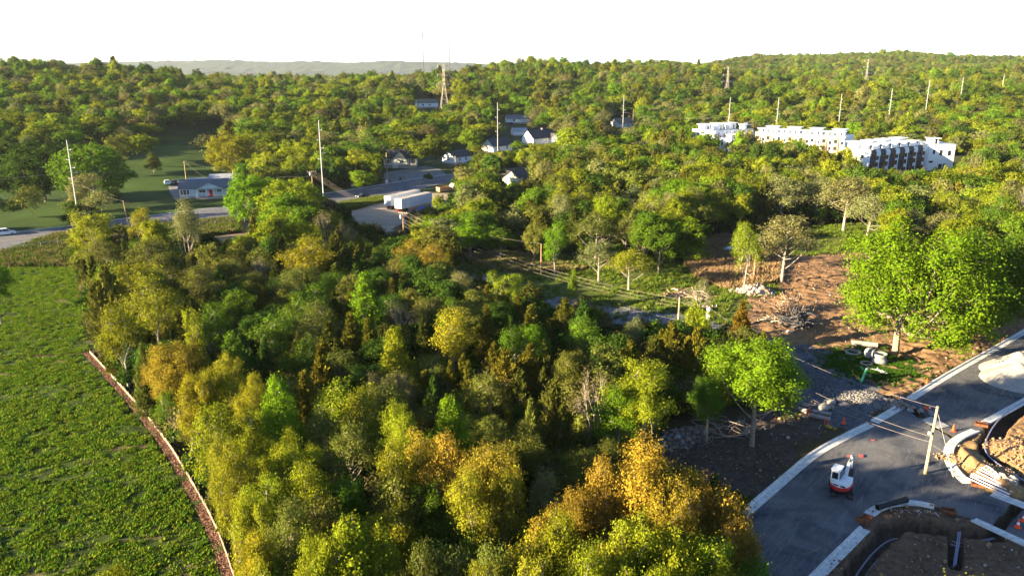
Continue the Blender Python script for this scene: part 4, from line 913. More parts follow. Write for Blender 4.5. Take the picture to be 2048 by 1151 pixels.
# ------------------------------------------------------------------ houses
def zt(x, y): return float(terrain0(x, y))
M_ROOFD = mat('dark_shingles', (.035,.035,.042), .9, (.06,.058,.065), 4)
M_ROOFG = mat('grey_shingles', (.09,.10,.12), .9, (.14,.15,.17), 4)
M_ROOFB = mat('brown_shingles', (.10,.085,.07), .9, (.17,.15,.13), 3)
M_CREAM = mat('cream_siding', (.62,.60,.42), .7, (.68,.66,.48), 2)
M_BLUEW = mat('pale_blue_siding', (.46,.56,.62), .7, (.52,.62,.68), 2)
M_BRICKF = mat('foundation_block', (.30,.25,.21), .9, (.42,.37,.33), 4)
M_TAN = mat('tan_panel', (.30,.22,.14), .7, (.34,.26,.17), 2)
M_NAVY = mat('charcoal_panel', (.035,.04,.055), .6, (.05,.055,.07), 2)
M_REDP = mat('rust_red_trim', (.30,.045,.03), .6)
M_TIN = mat('pale_metal_roof', (.20,.22,.25), .5, (.28,.30,.33), 1.5)
def house(name, label, px, py, rz, w, d, h, roof, wall, rh=2.4, base=True, wins=(), door=None, found=.6, shutters=None, axis='x', eave=.4, group=None):
    """gabled house; front is local -y. wins: (side, along, z, w, h)"""
    x, y = at(px, py); z = zt(x, y); e = thing(name, label, 'house', (x, y, z), rz, group); f = found
    mb = MB(); mb.box((0, 0, f/2-1), (w+.1, d+.1, f+2), M_BRICKF); mb.build('foundation', e)
    mb = MB(); hw, hd = w/2, d/2
    if axis == 'x': mb.prism([(-hd, f), (hd, f), (hd, f+h), (0, f+h+rh), (-hd, f+h)], -hw, hw, wall, Matrix.Rotation(R(90), 3, 'Z'))
    else: mb.prism([(-hw, f), (hw, f), (hw, f+h), (0, f+h+rh), (-hw, f+h)], -hd, hd, wall)
    mb.build('wall', e)
    mb = MB(); span = hd if axis == 'x' else hw; L = (hw if axis == 'x' else hd)+eave; t = .14; s = rh/span; o = span+eave
    M = Matrix.Rotation(R(90), 3, 'Z') if axis == 'x' else None
    for sg in (-1, 1):
        mb.prism([(0, f+h+rh+.02), (sg*o, f+h+rh-o*s+.02), (sg*o, f+h+rh-o*s+.02+t), (0, f+h+rh+.02+t)], -L, L, roof, M)
    r = mb.build('roof', e)
    for wn in wins: window(e, wn, hw, hd, f, shutters)
    if door: 
        mb = MB(); sd_, a, cm = door; mb.box((a, -hd-.04, f+1.05), (1.0, .08, 2.1), cm); mb.box((a, -hd-.03, f+2.16), (1.2, .1, .12), M_WHITE); dd = mb.build('door', e)
        mb = MB(); mb.box((a, -hd-.9, f*.5), (1.8, 1.8, f), M_CONC); mb.build('door_step', e)
    return e, z
def window(e, wn, hw, hd, f, shutters=None):
    side, a, z, ww, wh = wn; P = {'f': ((a, -hd, f+z), 0), 'l': ((-hw, a, f+z), -90), 'r': ((hw, a, f+z), 90), 'b': ((a, hd, f+z), 180)}[side]
    M = Matrix.Rotation(R(P[1]), 3, 'Z'); c = Vector(P[0]); mb = MB()
    for o, s in (((0, -.04, wh/2+.05), (ww+.2, .08, .1)), ((0, -.04, -wh/2-.05), (ww+.2, .08, .1)), ((-ww/2-.05, -.04, 0), (.1, .08, wh)), ((ww/2+.05, -.04, 0), (.1, .08, wh)), ((0, -.035, 0), (ww, .05, .06)), ((0, -.03, 0), (.06, .05, wh))):
        mb.box(c+M@Vector(o), s, M_WHITE, rot=M)
    fr = mb.build('window', e); mb = MB(); mb.box(c+M@Vector((0, -.012, 0)), (ww, .02, wh), M_GLASS, rot=M); mb.build('pane', fr)
    if shutters:
        for sg in (-1, 1):
            mb = MB(); mb.box(c+M@Vector((sg*(ww/2+.33), -.05, 0)), (.42, .06, wh+.15), shutters, rot=M); mb.build('shutter', fr)
# blue-white bungalow across the road, left
e, z = house('bungalow', 'pale blue bungalow with red door and gabled porch across the road', 412, 392, R(13), 14.5, 9, 2.6, M_ROOFG, M_BLUEW, 2.2, found=.7,
    wins=[('f', -5.6, 1.4, 2.6, 1.5), ('f', -.3, 1.6, 2.0, .8), ('f', 4.9, 1.6, 1.4, .8), ('l', 0, 1.5, 1.2, 1.3), ('l', -3, 1.5, 1.0, 1.3)], door=('f', 2.3, M_RED))
mb = MB(); mb.prism([(-1.9, 3.3), (6.3, 3.3), (2.2, 5.2)], -6.6, -4.55, M_BLUEW); mb.build('porch_gable', e)
mb = MB()
for sg, x0 in ((-1, -2.4), (1, 6.8)): mb.prism([(2.2, 5.27), (x0, 3.12), (x0, 3.27), (2.2, 5.42)], -6.9, -.5, M_ROOFG)
mb.build('porch_roof', e)
for xx in (-1.7, 1.2, 3.4, 6.1): mb = MB(); mb.box((xx, -6.4, 1.95), (.2, .2, 2.7), M_WHITE); mb.build('porch_post', e)
mb = MB(); mb.box((2.2, -5.6, .35), (8.4, 2.2, .7), M_BRICKF); mb.build('porch_floor', e)
for k in range(5): mb = MB(); mb.box((-6.7+k*.55, -4.6, 2.1), (.16, .06, 1.55), M_WHITE if k % 2 else M_REDP); mb.build('window_bar', e)
mb = MB(); mb.prism([(9, -.5), (16, -.5), (16, 3.7), (12.5, 5.5), (9, 3.7)], 0.2, 11.5, M_BLUEW, Matrix(((0, 1, 0), (1, 0, 0), (0, 0, 1)))); mb.build('rear_wing', e)
mb = MB(); MX = Matrix(((0, 1, 0), (1, 0, 0), (0, 0, 1)))
mb.prism([(12.5, 5.56), (8.4, 3.45), (8.4, 3.59), (12.5, 5.7)], -.2, 12, M_TIN, MX); mb.prism([(12.5, 5.56), (16.6, 3.45), (16.6, 3.59), (12.5, 5.7)], -.2, 12, M_ROOFD, MX)
mb.build('rear_roof', e)
mb = MB(); mb.box((-2.5, 11, 4.3), (9.5, 6, .16), M_TIN); mb.build('carport_roof', e)
for a, b in ((-7, 8.3), (-7, 13.7), (1.8, 13.7)): mb = MB(); mb.tube([(a, b, -.3), (a, b, 4.25)], .07, M_WHITE, 6); mb.build('carport_post', e)
# cream house with lettering on the gable
e, z = house('roadside_house', 'cream house with dark roof, red shutters and lettering on its centre gable', 802, 333, R(4), 13.5, 9, 2.7, M_ROOFD, M_CREAM, 3.0, found=1.3,
    wins=[('f', -4.9, 1.4, 1.1, 1.5), ('f', .2, 1.4, 1.5, 1.2), ('f', 4.9, 1.4, 1.1, 1.5), ('l', -1, 1.4, 1.0, 1.3)], door=('f', -1.9, M_WHITE), shutters=M_REDP)
mb = MB(); mb.prism([(-3.2, 1.3), (2.9, 1.3), (2.9, 3.6), (-.1, 6.6), (-3.2, 3.6)], -5.0, -4.0, M_CREAM); g_ = mb.build('front_gable', e)
mb = MB()
for x0 in (-3.7, 3.4): mb.prism([(-.1, 6.66), (x0, 3.1+0.0), (x0, 3.24), (-.1, 6.8)], -5.3, 0, M_ROOFD)
mb.build('gable_roof', e)
for wn in (('f', .6, 1.3, 1.5, 1.2),): window(g_, wn, 7, 5.0, 1.3)
mb = MB(); mb.box((-1.9, -5.05, 2.35), (1.0, .08, 2.1), M_WHITE); mb.build('front_door', e)
mb = MB(); [mb.box((-1.9, -5.2-.35*k, 1.2-.22*k), (2.0, .4, .22), M_CONC) for k in range(5)]; mb.build('stair', e)
for sg in (-1, 1): mb = MB(); mb.tube([(-1.9+sg*1.0, -5.1, 2.2), (-1.9+sg*1.0, -6.9, 1.0)], .05, M_WHITE, 5); mb.tube([(-1.9+sg*1.0, -6.9, 0), (-1.9+sg*1.0, -6.9, 1.0)], .05, M_WHITE, 5); mb.build('handrail', e)
for row, s_ in (('Mayday', .75), ('Studios', .42)):
    pass
mb = MB(); M_LET = mat('red_sign_letters', (.55,.04,.08), .5)    # the lettering is too blurred to read: short red strokes as seen
for r_, (zz, n_, hh) in enumerate(((4.75, 5, .42), (4.25, 5, .26))):
    for k in range(n_):
        xx = -1.15+k*.46; mb.box((xx, -5.03, zz), (.09, .04, hh), M_LET); mb.box((xx+.15, -5.03, zz+(.3*hh if k % 2 else -.3*hh)), (.22, .04, .08), M_LET)
        if k % 3 != 1: mb.box((xx+.27, -5.03, zz), (.07, .04, hh*.7), M_LET)
mb.build('gable_lettering', e)
HH = 'white houses beyond the road'
house('cottage', 'white cottage with dark roof and red-trimmed gable beside the cream house', 914, 326, R(52), 11, 7, 2.6, M_ROOFD, M_WHITE, 2.4, wins=[('l', 0, 1.9, 1.4, 1.6), ('f', -2, 1.4, 1.2, 1.2), ('f', 2, 1.4, 1.2, 1.2)], group=HH)
house('cottage', 'white cottage with sunlit gable left of the steel pole and long white fence', 994, 303, R(47), 13, 8, 2.6, M_ROOFD, M_WHITE, 3.2, wins=[('f', -3, 1.4, 1.2, 1.2), ('f', 3, 1.4, 1.2, 1.2), ('l', 0, 1.4, .9, 1.2)], group=HH)
e, z = house('cottage', 'white house with dark blue roof and arched gable window beyond the road', 1078, 288, R(40), 16, 9, 3.0, M_ROOFD, M_WHITE, 3.8, wins=[('f', 1, 1.5, 1.2, 1.3), ('f', 5.5, 1.5, 1.2, 1.3), ('l', 0, 1.7, 1.4, 1.8), ('l', -2.6, 1.5, .8, 1.2)], group=HH)
mb = MB(); mb.box((2, 0, 7.3), (.8, .8, 1.6), M_BRICKF); mb.build('chimney', e)
mb = MB(); mb.prism([(3.6, .6), (8.2, .6), (8.2, 3.4), (5.9, 5.4), (3.6, 3.4)], -5.6, -4.4, M_WHITE); mb.build('front_wing', e)
mb = MB(); [mb.prism([(5.9, 5.46), (x0, 3.1), (x0, 3.22), (5.9, 5.6)], -5.9, -1.5, M_ROOFD) for x0 in (3.2, 8.6)]; mb.build('wing_roof', e)
house('shed', 'small white shed with arched metal roof left of the dark-roofed house', 1038, 271, R(15), 8, 6, 2.2, M_TIN, M_WHITE, 1.4, group=HH)
house('cottage', 'white house with weathered grey roof far up the woods, right of centre', 1246, 256, R(35), 15, 9, 2.8, M_ROOFB, M_WHITE, 2.8, wins=[('f', -4, 1.4, 1.2, 1.2), ('f', 0, 1.4, 1.2, 1.2), ('f', 4, 1.4, 1.2, 1.2), ('r', 0, 3.2, .9, 1.1), ('r', -2, 1.4, .9, 1.2)], group=HH)
house('cottage', 'lone white house with brown roof on the wooded hillside near the lattice tower', 852, 215, R(28), 15, 9, 2.8, M_ROOFB, M_WHITE, 2.2, wins=[('f', -4, 1.4, 1.2, 1.2), ('f', 1, 1.4, 1.2, 1.2), ('r', 0, 1.6, 1.4, 1.3)], group=HH)
house('old_house', 'old cream gabled house half hidden by trees near the road end', 1036, 374, R(62), 10, 7.5, 2.9, M_ROOFD, M_CREAM, 2.8, wins=[('l', -1, 1.5, 1.3, 1.6), ('l', 2, 1.5, .9, 1.6), ('f', 0, 1.5, 1.2, 1.3)])
house('cottage', 'white house glimpsed behind trees with a dark red car in front', 1035, 246, R(10), 15, 8, 2.6, M_ROOFG, M_WHITE, 2.0, wins=[('f', -3, 1.4, 1.2, 1.2)], group=HH)
house('cottage', 'pale house mostly hidden by trees right of the arched-window house', 1150, 290, R(15), 12, 8, 2.6, M_ROOFD, M_WHITE, 2.4, wins=[('f', 0, 1.4, 1.2, 1.2)], group=HH)
house('cottage', 'dark-roofed house on the left ridge among tall trees', 492, 158, R(30), 14, 9, 3, M_ROOFD, M_BRICKF, 4, group='houses on the ridge')
house('cottage', 'pale house among trees near the top of the right-hand hill', 2046, 158, R(20), 16, 9, 4, M_ROOFG, M_WHITE, 3, group='houses on the ridge')
x, y = at(1008, 312); e = thing('white_picket_fence', 'low white curved fence beside the white cottage', 'fence', (0, 0, 0))
P = smooth(gp([(985, 311), (1010, 312), (1030, 308), (1041, 305), (1042, 300)]), 1); Q = resample(P, 1.6)
for i, p in enumerate(Q):
    z = zt(*p); mb = MB(); mb.box((p[0], p[1], z+.5), (.12, .12, 1.2), M_WHITE); mb.build('post', e)
mb = MB(); [mb.box(((a[0]+b[0])/2, (a[1]+b[1])/2, zt(*a)+.55), (np.linalg.norm(b-a), .05, .8), M_WHITE, rz=math.atan2(b[1]-a[1], b[0]-a[0])) for a, b in zip(Q[:-1], Q[1:])]; mb.build('panel', e)

# ------------------------------------------------------------------ townhouses
def stairbox(e, x, y, z, w=3.4, d=3.0, h=2.4, over=.6, name='roof_stair_box'):
    mb = MB(); mb.box((x, y, z+h/2), (w, d, h), M_WHITE); s = mb.build(name, e)
    mb = MB(); mb.box((x, y-.2, z+h+.12), (w+over*2, d+over*2, .22), M_WHITE); mb.build('canopy', s)
    mb = MB(); mb.box((x+.6, y-d/2-.02, z+1.05), (.9, .04, 2.0), M_GLASS); mb.build('terrace_door', s)
def winp(e, x, y, z, w, h, rz=0, fr=M_DARK):
    M = Matrix.Rotation(rz, 3, 'Z'); c = Vector((x, y, z)); mb = MB()
    mb.box(c+M@Vector((0, -.03, h/2)), (w+.16, .08, .1), fr, rot=M); mb.box(c+M@Vector((0, -.03, -h/2)), (w+.16, .08, .1), fr, rot=M)
    for s in (-1, 1): mb.box(c+M@Vector((s*w/2, -.03, 0)), (.1, .08, h), fr, rot=M)
    o = mb.build('window', e); mb = MB(); mb.box(c+M@Vector((0, -.01, 0)), (w, .03, h), M_GLASS, rot=M); mb.build('pane', o)
def row(label, x, y, rz, n, uw, depth, fl, scheme, ends=True, backboxes=4, group='white modern townhouse rows', boxes=True):
    """n units along local +x, front is local -y, origin at the near front corner"""
    e = thing('townhouse_row', label, 'townhouses', (x, y, zt(x, y)), rz, group); Hh = fl*3.1+.5; L = n*uw
    mb = MB(); mb.box((L/2, depth/2, Hh/2-.5), (L, depth, Hh+1), M_WHITE); mb.build('wall', e)
    mb = MB(); mb.box((L/2, depth/2, Hh+.02), (L-.5, depth-.5, .04), mat('flat_roof_membrane', (.55,.56,.57), .8)); mb.build('flat_roof', e)
    mb = MB()
    for a, b, c, d in ((L/2, .12, L+.06, .28), (L/2, depth-.12, L+.06, .28), (.12, depth/2, .28, depth-.5), (L-.12, depth/2, .28, depth-.5)): mb.box((a, b, Hh+.35), (c, d, .7), M_WHITE)
    mb.build('parapet', e)
    mb = MB(); mb.box((L/2, -.07, Hh+.74), (L+.3, .5, .1), M_NAVY); mb.build('roof_trim', e)
    for i in range(n):
        x0 = i*uw; pm = scheme[i % len(scheme)]
        mb = MB(); mb.box((x0+uw*.26, -.15, Hh/2+.35), (uw*.44, .3, Hh+.7), pm); mb.build('facade_panel', e)
        mb = MB(); mb.box((x0+uw*.53, -.20, Hh/2), (uw*.06, .4, Hh-.2), M_REDP); mb.build('trim_fin', e)
        mb = MB(); mb.box((x0+uw*.78, -.22, Hh-1.0), (uw*.42, .44, 1.5), M_WHITE); mb.build('balcony_front', e)
        for f in range(fl):
            winp(e, x0+uw*.26, -.31, 1.7+f*3.1, uw*.26, 1.5); winp(e, x0+uw*.78, -.01, 1.6+f*3.1-(.5 if f == fl-1 else 0), uw*(.24 if pm is not M_WHITE else .14), 1.6)
        if boxes: stairbox(e, x0+uw*.45, depth*.28, Hh, 3.0, 2.8, 2.2)
    if backboxes:
        for k in range(backboxes): stairbox(e, (k+.5)*L/backboxes, depth*.74, Hh, min(4.6, L/backboxes*.6), 3.6, 3.0, .8)
    if ends:
        for f in range(fl):
            for a in (.25, .7): winp(e, -.0, depth*a, 1.7+f*3.1, 1.0, 1.4, R(-90)); winp(e, L, depth*a, 1.7+f*3.1, 1.0, 1.4, R(90))
    return e, Hh
HT = 9.8
x, y = at(1741, 304, HT); rzB = math.atan2(21, 31)
eB, Hh = row('right-hand townhouse row with charcoal and white stepped front and red fins', x, y, rzB, 6, 6.6, 13, 3, [M_NAVY], backboxes=4)
dB = np.array([math.cos(rzB), math.sin(rzB)]); nB = np.array([math.sin(rzB), -math.cos(rzB)])
p = np.array([x, y])+dB*40.2+nB*1.0
e = thing('townhouse_row', 'plain white end block with scattered small windows at far right of townhouses', 'townhouses', (*p, zt(*p)), R(4), 'white modern townhouse rows')
mb = MB(); mb.box((5.6, 7, 4.9), (11, 14, 11.4), M_WHITE); mb.build('wall', e)
mb = MB(); mb.box((5.6, 7, 10.68), (11.3, 14.3, .14), M_STEEL); mb.build('roof_trim', e)
for a, zz, ww, hh in ((2.2, 7.6, .8, 1.6), (5.2, 7.3, 1.0, 2.0), (8.8, 7.1, 1.2, 2.0), (1.4, 3.6, 1.6, .6), (5.6, 1.6, 1.3, 2.2), (7.4, 1.6, 1.1, 2.2)): winp(e, a, -.01, zz, ww, hh)
winp(e, 11.1, 5, 7.2, 1.4, 1.6, R(90)); winp(e, 11.1, 8, 3.6, 1.4, 1.6, R(90))
stairbox(e, 3.5, 4, 10.6, 3.4, 3, 2.2)
# middle row
x, y = at(1511, 262, HT+1); x2, y2 = at(1690, 277, HT); rz = math.atan2(y2-y, x2-x); Lm = math.hypot(x2-x, y2-y)
eM, _ = row('middle townhouse row with tan panels and rooftop stair boxes behind the green trees', x, y, rz, 8, Lm/8, 13, 3, [M_TAN, M_TAN, M_WHITE], backboxes=4, ends=False)
# left block
x, y = at(1429, 258, HT+1.5); rzA = math.atan2(16, 25)
eA, HA = row('left-hand white townhouse block with plain sunlit end wall', x, y, rzA, 5, 5.6, 15, 3, [M_WHITE], backboxes=3, boxes=False)
stairbox(eA, 24, 2.5, HA, 3.4, 3, 2.6); 
mb = MB(); mb.box((25.6, 2.0, HA/2+1.2), (2.4, 2.6, HA+5), M_NAVY); mb.build('dark_tower', eA)
d2 = np.array([math.cos(rzA), math.sin(rzA)]); n2 = np.array([math.sin(rzA), -math.cos(rzA)]); p = np.array([x, y])+d2*1.5+n2*9.5
e, _ = row('low white two-storey townhouses in front of the left-hand block', p[0], p[1], rzA, 3, 5.6, 7.5, 2, [M_WHITE], backboxes=0, boxes=True)

# ------------------------------------------------------------------ poles, towers, masts
def pole(name, label, top, h, m, r0, r1, arms=(), group=None, base=None, lean=(0, 0), cat='utility pole', extras=None):
    x, y = at(*base) if base else at(top[0], top[1], h)
    if base:
        hh = np.linspace(4, 40, 361); _, yy = pix(x, y, zt(x, y)+hh); h = float(hh[np.argmin(np.abs(yy-top[1]))])
    z = zt(x, y); e = thing(name, label, cat, (x, y, z), 0, group)
    mb = MB(); mb.tube([(0, 0, -.5), (lean[0]*.5, lean[1]*.5, h*.5), (lean[0], lean[1], h)], [r0, (r0+r1)/2, r1], m, 10); mb.build('shaft', e)
    for (f, ln, ang, kind) in arms:
        zz = h*f; c = Vector((lean[0]*f, lean[1]*f, zz)); a = R(ang); d = Vector((math.cos(a), math.sin(a), 0)); mb = MB()
        if kind == 'cross':
            mb.box(c+Vector((0, 0, 0)), (ln, .12, .14), M_WOODP if m is not M_STEEL else M_STEEL, rz=a); o = mb.build('crossarm', e); 
            mb = MB(); [mb.tube([c+d*t*ln*.46+Vector((0, 0, .07)), c+d*t*ln*.46+Vector((0, 0, .28))], .06, M_GLASS if m is M_STEEL else M_CONC, 6) for t in (-1, -.4, .4, 1)]; mb.build('insulator', e)
        elif kind == 'side':
            mb.tube([c, c+d*ln+Vector((0, 0, .15))], [.09, .06], M_CONC, 6); mb.tube([c+d*ln*.8+Vector((0, 0, -.02)), c+d*ln*.8+Vector((0, 0, .28))], .12, M_CONC, 6); mb.build('insulator_arm', e)
        elif kind == 'can':
            mb.lathe([(.01, -.5), (.28, -.5), (.28, .45), (.2, .5), (.01, .5)], c+d*.5, M_STEEL, 12); mb.build('transformer', e)
    e['toph'] = h
    return e, Vector((x+lean[0], y+lean[1], z+h))
ST = [((133,280), 22, 'tall steel pole standing on the left lawn'), ((637,241), 25, 'tall steel pole beyond the road left of the cream house'), ((995,205), 26, 'tall steel pole beside the white cottage'), ((1248,190), 24, 'tall steel pole in front of the weathered white house'),
      ((1461,195), 25, 'steel pole behind the left end of the townhouses'), ((1558,195), 25, 'steel pole behind the middle townhouses, left one'), ((1684,188), 25, 'steel pole behind the gap in the townhouse rows'), ((1785,178), 26, 'steel pole behind the right townhouse row'),
      ((1860,160), 28, 'brightest tall steel pole above the right end of the townhouses'), ((1927,155), 25, 'steel pole on the wooded slope right of the brightest one'), ((2009,148), 22, 'small steel pole highest on the right slope')]
STP = []
for (tp, h, lb) in ST: STP.append(pole('transmission_pole', lb, tp, h, M_STEEL, .18, .09, [(.88, .9, 10, 'side'), (.76, .9, 190, 'side'), (.66, 1.2, 10, 'side'), (.60, 1.6, 20, 'side'), (.53, 1.0, 190, 'side')], 'tall steel transmission poles'))
WG = 'wooden utility poles'
W1 = pole('utility_pole', 'short leaning wooden pole between road and lawn, left', (248, 401), 0, M_WOODP, .16, .11, [], WG, base=(257, 452), lean=(-.5, 0))
W2 = pole('utility_pole', 'thin wooden pole beside the blue bungalow carport', (367, 322), 0, M_WOODN, .15, .1, [], WG, base=(373, 366))
W3 = pole('utility_pole', 'wooden pole with wide crossarm and insulators at the roadside', (623, 342), 0, M_WOODP, .2, .14, [(.985, 2.6, 20, 'cross'), (.93, 0, 200, 'can')], WG, base=(628, 412))
W4 = pole('utility_pole', 'weathered wooden pole in front of the cream house', (771, 305), 0, M_WOODN, .17, .11, [(.05, 0, 300, 'can')], WG, base=(775, 366))
W5 = pole('utility_pole', 'pale wooden pole by the white cottage with red trim', (910, 312), 0, M_WOODN, .17, .11, [], WG, base=(911, 345))
W6 = pole('utility_pole', 'brown wooden pole with transformer behind the dirt lot', (808, 424), 0, M_WOODP, .18, .13, [(.97, 2.2, -20, 'cross'), (.86, 0, 180, 'can')], WG, base=(808, 484))
W7 = pole('utility_pole', 'reddish wooden pole among brown weeds on the clearing edge', (1082, 487), 0, M_WOODP, .16, .12, [], WG, base=(1082, 550))
W8 = pole('utility_pole', 'tall reddish pole standing between reeds and the pale spreading tree', (1511, 480), 0, M_WOODP, .17, .13, [(.985, 0, 30, 'can')], WG, base=(1507, 562))
W9 = pole('utility_pole', 'short pinkish pole where the wires cross the clearing', (1356, 598), 0, M_WOODN, .14, .11, [(.97, 1.4, 80, 'cross')], WG, base=(1356, 648))
W10 = pole('utility_pole', 'stubby pole wrapped in white sheeting at the lane bend', (1415, 622), 0, M_WOODP, .17, .13, [(.97, 2.6, 15, 'cross')], WG, base=(1416, 660))
mb = MB(); mb.lathe([(.1, 1.0), (.34, 1.2), (.42, 2.4), (.30, 3.0), (.36, 3.7), (.12, 3.9)], (-.12, -.1, 0), M_WHITE, 9); mb.build('white_sheeting', W10[0], smooth=True)
W11 = pole('utility_pole', 'bare pale wooden pole standing in the middle of the unfinished street', (1866, 812), 0, M_WOODN, .17, .12, [], WG, base=(1850, 947), lean=(.25, .1))
mb = MB(); mb.box((-.25, -.1, W11[0]['toph']*.62), (.25, .2, .3), M_CONC); mb.build('meter_box', W11[0])
W12 = pole('utility_pole', 'wooden pole with crossarm in the woods left of the townhouses', (1377, 235), 12, M_WOODP, .2, .14, [(.96, 2.4, 10, 'cross')], WG)
W13 = pole('utility_pole', 'thin pole beside the weathered white house', (1267, 218), 12, M_WOODP, .18, .12, [], WG)
for o in [e for e, _ in STP]+[q[0] for q in (W1,W2,W3,W4,W5,W6,W7,W8,W9,W10,W11,W12,W13)]: del o['toph']
def tower(label, top, h, wb):
    x, y = at(top[0], top[1], h); z = zt(x, y); e = thing('lattice_tower', label, 'pylon', (x, y, z), R(15), 'lattice pylons on the hills')
    M_G = mat('pylon_galvanised', (.26,.23,.19), .6, (.34,.30,.24), 1); wd = lambda t: wb*.5*(1-t/.6)+.55*t/.6 if t < .6 else .55-(t-.6)*.5
    lv = [0, .14, .27, .38, .48, .57, .66, .75, .84, .92, 1]
    for sx in (-1, 1):
        for sy in (-1, 1): mb = MB(); mb.tube([(sx*wd(t), sy*wd(t), h*t) for t in lv], .07, M_G, 4); mb.build('leg', e)
    mb = MB()
    for i in range(len(lv)-1):
        a, b = lv[i], lv[i+1]; A, B = wd(a), wd(b)
        for q in range(4):
            M = Matrix.Rotation(R(90*q), 3, 'Z'); 
            mb.tube([M@Vector((-A, -A, h*a)), M@Vector((B, -B, h*b))], .045, M_G, 3); mb.tube([M@Vector((A, -A, h*a)), M@Vector((-B, -B, h*b))], .045, M_G, 3); mb.tube([M@Vector((-B, -B, h*b)), M@Vector((B, -B, h*b))], .045, M_G, 3)
    mb.build('bracing', e)
    for t, l in ((.62, 5.0), (.80, 4.2), (.975, 3.8)):
        mb = MB()
        for s in (-1, 1):
            mb.tube([(s*wd(t), 0, h*t), (s*l, 0, h*t+.2)], .17, M_G, 4); mb.tube([(s*wd(t), 0, h*t-1.2), (s*l, 0, h*t+.2)], .09, M_G, 4); mb.tube([(s*l, 0, h*t+.2), (s*l, 0, h*t-1.2)], .10, M_CONC, 5)
        mb.build('crossarm', e)
    return Vector((x, y, z+h))
t1 = tower('lattice pylon beside the lone white hillside house', (887, 128), 33, 6.5); t2 = tower('lattice pylon in the dark hollow above the townhouses', (1457, 134), 30, 6.5); t3 = tower('small distant lattice pylon on the right-hand hill', (1737, 119), 32, 7)
M_MAST = mat('mast_paint', (.05,.055,.08), .6)
for lb, px, y0, y1, D in (('distant thin radio mast, left of three, tip like a small bar', 847, 65, 132, 2300), ('distant thin radio mast with branching tip right of the first', 899, 58, 128, 2500), ('faintest distant radio mast, rightmost of three', 988, 66, 128, 3400)):
    d = ray(px, y1); k = D/d[1]; x, yv = d[0]*k, D; zb = CAMH+d[2]*k; zt_ = CAMH+ray(px, y0)[2]*D/ray(px, y0)[1]; e = thing('radio_mast', lb, 'radio mast', (x, yv, zt(x, yv)), 0, 'radio masts on the horizon'); hh = zt_-zt(x, yv); rr = 1.0*D/2300
    mb = MB(); [mb.tube([(math.cos(a)*rr, math.sin(a)*rr, 0), (math.cos(a)*rr*.8, math.sin(a)*rr*.8, hh)], rr*.5, M_MAST, 4) for a in (0, 2.1, 4.2)]; mb.build('mast_leg', e)
    mb = MB(); n_ = 36; [mb.tube([(math.cos(i*2.1)*rr, math.sin(i*2.1)*rr, hh*i/n_), (math.cos((i+1)*2.1)*rr, math.sin((i+1)*2.1)*rr, hh*(i+1)/n_)], rr*.25, M_MAST, 3) for i in range(n_)]; mb.build('lacing', e)
    mb = MB(); mb.box((0, 0, hh-1), (5, 1, 1), M_MAST); mb.box((0, 0, hh-8), (3.4, 1, .8), M_MAST); mb.build('antenna', e)
# wires
M_WIRE = mat('aluminium_wire', (.26,.26,.28), .5); M_WIREC = mat('pale_cable', (.42,.36,.32), .6)
def wire(label, a, b, sag, r=.03, m=None, group='overhead wires', n=22):
    a, b = Vector(a), Vector(b); mb = MB(); mb.tube([a.lerp(b, t/n)-Vector((0, 0, sag*4*(t/n)*(1-t/n))) for t in range(n+1)], r*.27, m or M_WIRE, 4, cap=False)
    o = mb.build('overhead_wire'); tag(o, label, 'wire', group)
Z = lambda v, dz, dx=0, dy=0: Vector((v.x+dx, v.y+dy, v.z+dz))
pl = STP[0][1]; back = Vector((pl.x-95, pl.y-45, pl.z))
def frac(v, h, f): return Vector((v.x, v.y, v.z-h*(1-f)))
chain = [back]+[s[1] for s in STP[:5]]; hs = [22]+[s[1] for s in ST[:5]]
for i in range(len(chain)-1):
    for f, nm, rr in ((.62, 'thick cable', .055), (.40, 'second cable', .03), (.20, 'lowest cable', .03)):
        a = chain[i]; b = chain[i+1]; wire('%s on the roadside steel poles, %s span from left' % (nm, ['first','second','third','fourth','fifth'][i]), frac(a, hs[i], f), frac(b, hs[i+1], f), 2.2, rr)
for i in range(5, len(STP)):
    a = STP[i-1][1]; b = STP[i][1]; wire('sagging line on the steel poles behind the townhouses, %s span from left' % ['first','second','third','fourth','fifth','last'][i-5], frac(a, 25, .6), frac(b, 25, .6), 2.5, .035); 
wire('service wire from the short leaning pole toward the pale young tree', W1[1], Z(W1[1], 3, -22, 18), 1.0, .03, M_WIREC)
wire('service wire from the thin pole to the bungalow roof', W2[1], (*at(408, 352, 4.5), 4.5), .3, .03, M_WIREC)
wire('telephone line from the thin pole toward the roadside crossarm pole', W2[1], Z(W3[1], -1.5), 2, .025)
OW = ['leftmost', 'second', 'third', 'rightmost']
for k in range(4): wire(OW[k]+' of four pale wires from the roadside pole to the brown transformer pole', Z(W3[1], -.1, -1.2+.8*k), Z(W6[1], -.2, -1+.66*k), 2.0, .028, M_WIREC, 'four wires over the dirt lot')
OT = ['lowest', 'middle', 'uppermost']
for k in range(3): wire(OT[k]+' of three pale wires crossing the clearing from the brown pole', Z(W6[1], -.1-.5*(2-k), -1+k), Z(W9[1], -.15-.55*(2-k), -.5+.5*k), 2.4, .034, M_WIREC, 'three wires over the clearing')
for k in range(3): wire(OT[k]+' of three short wires ending at the wrapped pole', Z(W9[1], -.15, -.5+.5*k), Z(W10[1], -.1, -1.1+1.1*k), .3, .03, M_WIREC, 'short wires at the lane bend')
wire('lone wire from the brown transformer pole to the reddish pole', Z(W6[1], -.5), W7[1], .8, .026, M_WIREC)
